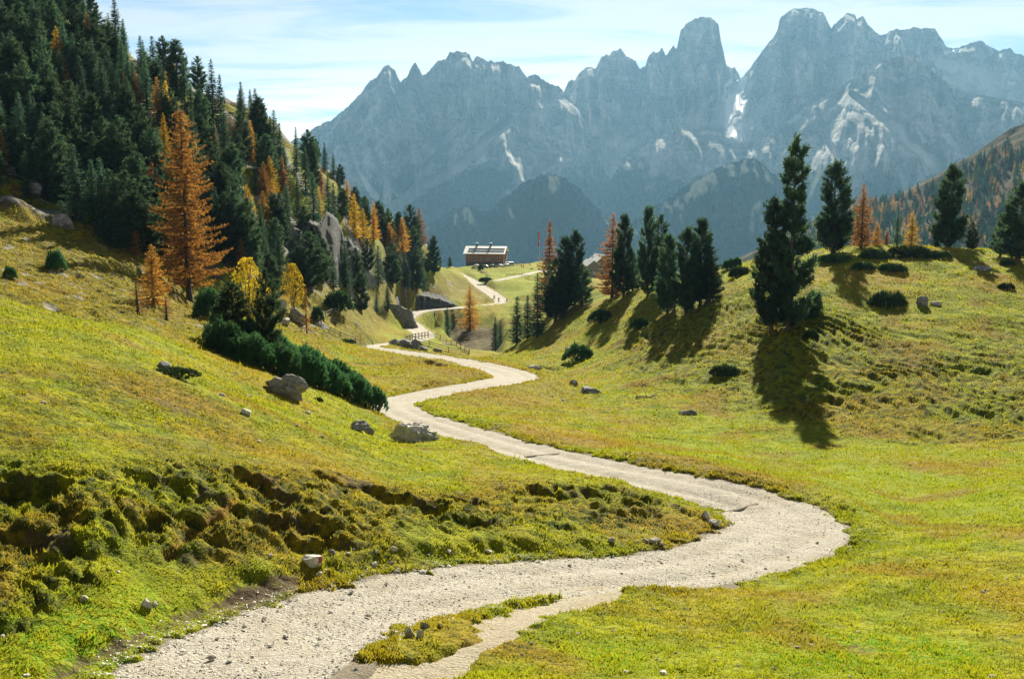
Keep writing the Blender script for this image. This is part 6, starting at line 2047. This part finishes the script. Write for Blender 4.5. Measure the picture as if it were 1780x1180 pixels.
# ------------------------------------------------------------------ people
def clothes(name, top, legs, hair=(0.05, 0.035, 0.025), skin=(0.48, 0.29, 0.20)):
    m, t, out = material(name)
    tcn = t.nodes.new('ShaderNodeTexCoord')
    s_ = t.nodes.new('ShaderNodeSeparateXYZ')
    t.links.new(tcn.outputs['Object'], s_.inputs[0])
    z_ = s_.outputs['Z']
    col = mix_col(t, math_node(t, 'GREATER_THAN', z_, 0.09), (0.04, 0.03, 0.025), legs)
    col = mix_col(t, math_node(t, 'GREATER_THAN', z_, 0.93), col, top)
    col = mix_col(t, math_node(t, 'GREATER_THAN', z_, 1.46), col, skin)
    col = mix_col(t, math_node(t, 'GREATER_THAN', z_, 1.66), col, hair)
    principled(t, out, col, 0.85)
    return m


def body_mesh(name, J, mat):
    """one continuous skin over a skeleton: J = list of (x, y, z, radius, parent)"""
    me = bpy.data.meshes.new(name)
    me.from_pydata([j[:3] for j in J], [(i, j[4]) for i, j in enumerate(J) if j[4] >= 0], [])
    o = bpy.data.objects.new(name + '_skin', me)
    COL.objects.link(o)
    md = o.modifiers.new('skin', 'SKIN')
    for i, j in enumerate(J):
        sv = me.skin_vertices[0].data[i]
        sv.radius = (j[3], j[3])
        sv.use_root = (i == 0)
    o.modifiers.new('sub', 'SUBSURF').levels = 1
    dg = bpy.context.evaluated_depsgraph_get()
    me2 = bpy.data.meshes.new_from_object(o.evaluated_get(dg))
    bpy.data.objects.remove(o)
    me2.materials.clear()
    me2.materials.append(mat)
    me2.polygons.foreach_set('use_smooth', [True] * len(me2.polygons))
    me2.name = name
    return me2


def standing(stride=0.18, bend=0.0, arms=0.12):
    return [(0, 0, 0.95, 0.14, -1), (0, -bend * 0.4, 1.18, 0.15, 0), (0, -bend, 1.40, 0.13, 1), (0, -bend * 1.2, 1.50, 0.055, 2), (0, -bend * 1.35, 1.60, 0.095, 3), (0, -bend * 1.4, 1.70, 0.085, 4),
            (-0.10, 0, 0.88, 0.10, 0), (-0.11, -stride, 0.50, 0.07, 6), (-0.11, -stride * 0.9, 0.10, 0.048, 7), (-0.11, -stride * 0.9 - 0.14, 0.04, 0.04, 8),
            (0.10, 0, 0.88, 0.10, 0), (0.11, stride * 0.6, 0.50, 0.07, 10), (0.11, stride * 1.3, 0.12, 0.048, 11), (0.11, stride * 1.3 - 0.14, 0.04, 0.04, 12),
            (-0.21, -bend, 1.38, 0.062, 2), (-0.25, arms - bend, 1.10, 0.048, 14), (-0.24, arms * 0.4 - bend * 1.4, 0.84, 0.036, 15), (-0.23, arms * 0.3 - bend * 1.5, 0.76, 0.030, 16),
            (0.21, -bend, 1.38, 0.062, 2), (0.25, -arms - bend, 1.10, 0.048, 18), (0.24, -arms * 1.8 - bend * 1.4, 0.86, 0.036, 19), (0.23, -arms * 2.0 - bend * 1.5, 0.78, 0.030, 20)]


PACK = flat_mat('rucksack_cloth', (0.05, 0.06, 0.09), (0.03, 0.035, 0.05), 6.0)
PEOPLE = [(702, 551, 306, 'hiker in a red jacket on the upper path', (0.36, 0.04, 0.04), (0.03, 0.035, 0.05), 2.6, True), (711, 553, 300, 'hiker in dark clothes walking down the upper path', (0.03, 0.035, 0.05), (0.05, 0.05, 0.055), 0.2, True)]
YARDERS = [(899, 466, 'person in blue standing at the left of the yard', (0.06, 0.10, 0.30)), (907, 469, 'person in black at the front of the yard', (0.03, 0.03, 0.03)), (910, 469, 'person in a red top at the front of the yard', (0.42, 0.05, 0.05)),
           (934, 466, 'person in grey standing by the flagpole', (0.25, 0.25, 0.26)), (937, 468, 'person in a dark coat near the flagpole', (0.04, 0.04, 0.06)), (921, 464, 'person in white at the outer edge of the yard', (0.6, 0.6, 0.58)),
           (904, 464, 'person in green at the outer edge of the yard', (0.05, 0.16, 0.07))]
for px, py, d, lab, top, legs, rz, pack in PEOPLE + [(a, b, 515 - 3 * (b - 464), c, t_, (0.04, 0.045, 0.07), random.uniform(0, 6), False) for a, b, c, t_ in YARDERS]:
    x, y, z = on_ground(px, py, d)
    D_, Z_, w_ = near_path(np.array([x]), np.array([y]), main if d < 420 else PATHS['yard'])
    if D_[0] < w_[0]:
        z = max(z, float(Z_[0]))
    root = empty('person', (x, y, z), lab, 'person', rz)
    link('body', body_mesh('figure', standing(0.2 if pack else 0.06), clothes('clothes', top, legs)), root)
    if pack:
        bm_obj('rucksack', box(0.30, 0.20, 0.46, (0, 0.20, 1.22), 0.06), PACK, root)


def cyclist(px, py, d, rz, lab, blab, top):
    x, y, z = on_ground(px, py, d)
    D_, Z_, w_ = near_path(np.array([x]), np.array([y]), main)
    if D_[0] < w_[0]:
        z = max(z, float(Z_[0]))
    bike = empty('bicycle', (x, y, z), blab, 'bicycle', rz)
    for yy in (-0.55, 0.52):
        a = np.linspace(0, 2 * math.pi, 25)
        ring = np.stack([0 * a, yy + 0.34 * np.cos(a), 0.35 + 0.34 * np.sin(a)], -1)
        V, F = tube(ring, np.full(25, 0.028), 5)
        w = link('wheel', np_mesh('wheel', V, F, [RUBBER]), bike)
        sp_ = [tube([[0, yy, 0.35], [0, yy + 0.33 * math.cos(q), 0.35 + 0.33 * math.sin(q)]], [0.006, 0.004], 3) for q in np.linspace(0, 6.28, 12, endpoint=False)]
        link('spokes', np_mesh('spokes', *join(sp_), [RIM]), w)
    fr_ = [[[0, -0.42, 0.85], [0, -0.05, 0.32]], [[0, -0.42, 0.82], [0, 0.22, 0.82]], [[0, -0.05, 0.32], [0, 0.26, 0.92]], [[0, -0.05, 0.32], [0, 0.52, 0.35]], [[0, 0.22, 0.82], [0, 0.52, 0.35]], [[0, -0.40, 0.92], [0, -0.55, 0.35]]]
    link('frame', np_mesh('frame', *join([tube(p_, [0.02, 0.02], 5) for p_ in fr_]), [PAINT_DARK]), bike)
    link('handlebar', np_mesh('handlebar', *tube([[-0.3, -0.46, 1.02], [0, -0.42, 0.98], [0.3, -0.46, 1.02]], [0.016] * 3, 5), [DARK_METAL]), bike)
    bm_obj('saddle', box(0.14, 0.26, 0.06, (0, 0.27, 0.95), 0.02), RUBBER, bike)
    per = empty('person', (x, y, z), lab, 'person', rz)
    J = [(0, 0.24, 1.03, 0.14, -1), (0, 0.10, 1.24, 0.14, 0), (0, -0.08, 1.44, 0.13, 1), (0, -0.14, 1.53, 0.055, 2), (0, -0.18, 1.62, 0.095, 3), (0, -0.18, 1.72, 0.085, 4),
         (-0.10, 0.18, 0.98, 0.10, 0), (-0.12, -0.16, 0.72, 0.07, 6), (-0.12, -0.02, 0.26, 0.048, 7), (-0.12, -0.16, 0.20, 0.04, 8), (0.10, 0.18, 0.98, 0.10, 0), (0.12, -0.14, 0.86, 0.07, 10), (0.12, 0.0, 0.46, 0.048, 11), (0.12, -0.14, 0.42, 0.04, 12),
         (-0.20, -0.10, 1.42, 0.06, 2), (-0.27, -0.24, 1.20, 0.046, 14), (-0.28, -0.43, 1.05, 0.034, 15), (0.20, -0.10, 1.42, 0.06, 2), (0.27, -0.24, 1.20, 0.046, 17), (0.28, -0.43, 1.05, 0.034, 18)]
    link('body', body_mesh('rider', J, clothes('rider_clothes', top, (0.03, 0.03, 0.035), top)), per)


cyclist(859, 519, 380, 0.5, 'cyclist in a dark jacket riding first past the upper bend', 'mountain bike under the cyclist in a dark jacket', (0.05, 0.03, 0.04))
cyclist(867, 524, 372, 0.3, 'cyclist in blue in the middle of the three riders', 'mountain bike under the cyclist in blue', (0.04, 0.06, 0.12))
cyclist(881, 526, 368, 1.2, 'cyclist in a maroon jacket last of the three riders', 'mountain bike under the cyclist in maroon', (0.20, 0.04, 0.06))
# ------------------------------------------------------------------ grass blades on the near turf
m, t, out = material('grass_blades')
col, _c, _d = grass_colour(t)
col = mix_col(t, math_node(t, 'MULTIPLY', attr(t, 'tone'), 0.8), col, mix_col(t, 0.55, col, (0.50, 0.45, 0.03)))  # blade tips coloured paler, a sunlit look painted in
dg_ = principled(t, None, col, 0.8, None, 0.1)
tr = t.nodes.new('ShaderNodeBsdfTranslucent')
t.links.new(col, tr.inputs[0])
mx = t.nodes.new('ShaderNodeMixShader')
mx.inputs[0].default_value = 0.58
t.links.new(dg_.outputs[0], mx.inputs[1])
t.links.new(tr.outputs[0], mx.inputs[2])
t.links.new(mx.outputs[0], out.inputs[0])
MAT_BLADE = m

g = np.random.default_rng(5)
NB = 560000
bu = g.uniform(-0.535, 0.535, NB)
bd = np.exp(math.log(17.5) + (math.log(190) - math.log(17.5)) * g.random(NB))
bx, by = bu * bd, bd
NE = 60000                                                 # ragged fringe along the path
mp_ = PATHS['main']
near_i = np.nonzero(mp_[:, 1] < 125)[0]
wgt = 1.0 / mp_[near_i, 1]
ei = g.choice(near_i, NE, p=wgt / wgt.sum())
tq = np.gradient(mp_[:, :2], axis=0)
tq /= np.linalg.norm(tq, axis=1)[:, None]
eo = np.where(g.random(NE) < 0.5, -1, 1) * (mp_[ei, 3] + g.normal(0.12, 0.30, NE))
ef = g.uniform(-0.9, 0.9, NE)
bx = np.concatenate([bx, mp_[ei, 0] + tq[ei, 1] * eo + tq[ei, 0] * ef])
by = np.concatenate([by, mp_[ei, 1] - tq[ei, 0] * eo + tq[ei, 1] * ef])
NB = len(bx)
keep = ground_attr('soil', bx, by) + 0.25 * g.random(NB) < 0.55
keep &= ground_attr('rock', bx, by) < 0.5
for nm in ('main', 'side'):
    D_, Z_, w_ = near_path(bx, by, PATHS[nm])
    keep &= D_ > w_ - 0.32 + 0.6 * g.random(NB) ** 2
clump = fbm(bx / 0.9, by / 0.9, 2, 951) + 0.6 * fbm(bx / 5, by / 5, 2, 952)
keep &= clump + g.uniform(-0.7, 0.7, NB) > -0.25
bx, by, clump = bx[keep], by[keep], clump[keep]
n = len(bx)
bz = ground_z(bx, by)
tall = sstep(0.35, 0.8, fbm(bx / 0.7, by / 0.7, 3, 953)) * (g.random(n) < 0.6)
ln = (0.050 + 0.0011 * by) * g.uniform(0.4, 1.35, n) * (1 + 0.5 * np.clip(clump, 0, 1)) * (1 + 1.4 * tall)
wd = (0.010 + 0.00045 * by) * g.uniform(0.7, 1.4, n)
az = g.uniform(0, 2 * math.pi, n)
lean = g.uniform(0.15, 0.85, n)
dirv = np.stack([np.cos(az) * lean, np.sin(az) * lean, np.ones(n)], -1)
dirv /= np.linalg.norm(dirv, axis=1)[:, None]
sa = g.uniform(0, 2 * math.pi, n)
sv = np.stack([np.cos(sa), np.sin(sa), np.zeros(n)], -1) * wd[:, None]
b0 = np.stack([bx, by, bz - 0.012], -1)
V = np.stack([b0 - sv, b0 + sv, b0 + dirv * ln[:, None]], 1).reshape(-1, 3)
F = np.arange(3 * n).reshape(-1, 3)
att = {k: np.repeat(ground_attr(k, bx, by), 3) for k in ('lush', 'dry', 'tuss')}
tn = np.zeros((n, 3))
tn[:, 2] = np.clip(g.uniform(0.0, 0.8, n) + 0.6 * tall, 0, 1)
att['tone'] = tn.ravel()
link('grass', np_mesh('grass', V, F, [MAT_BLADE], False, att), kind='stuff', label='short yellow green alpine grass covering the near meadow')
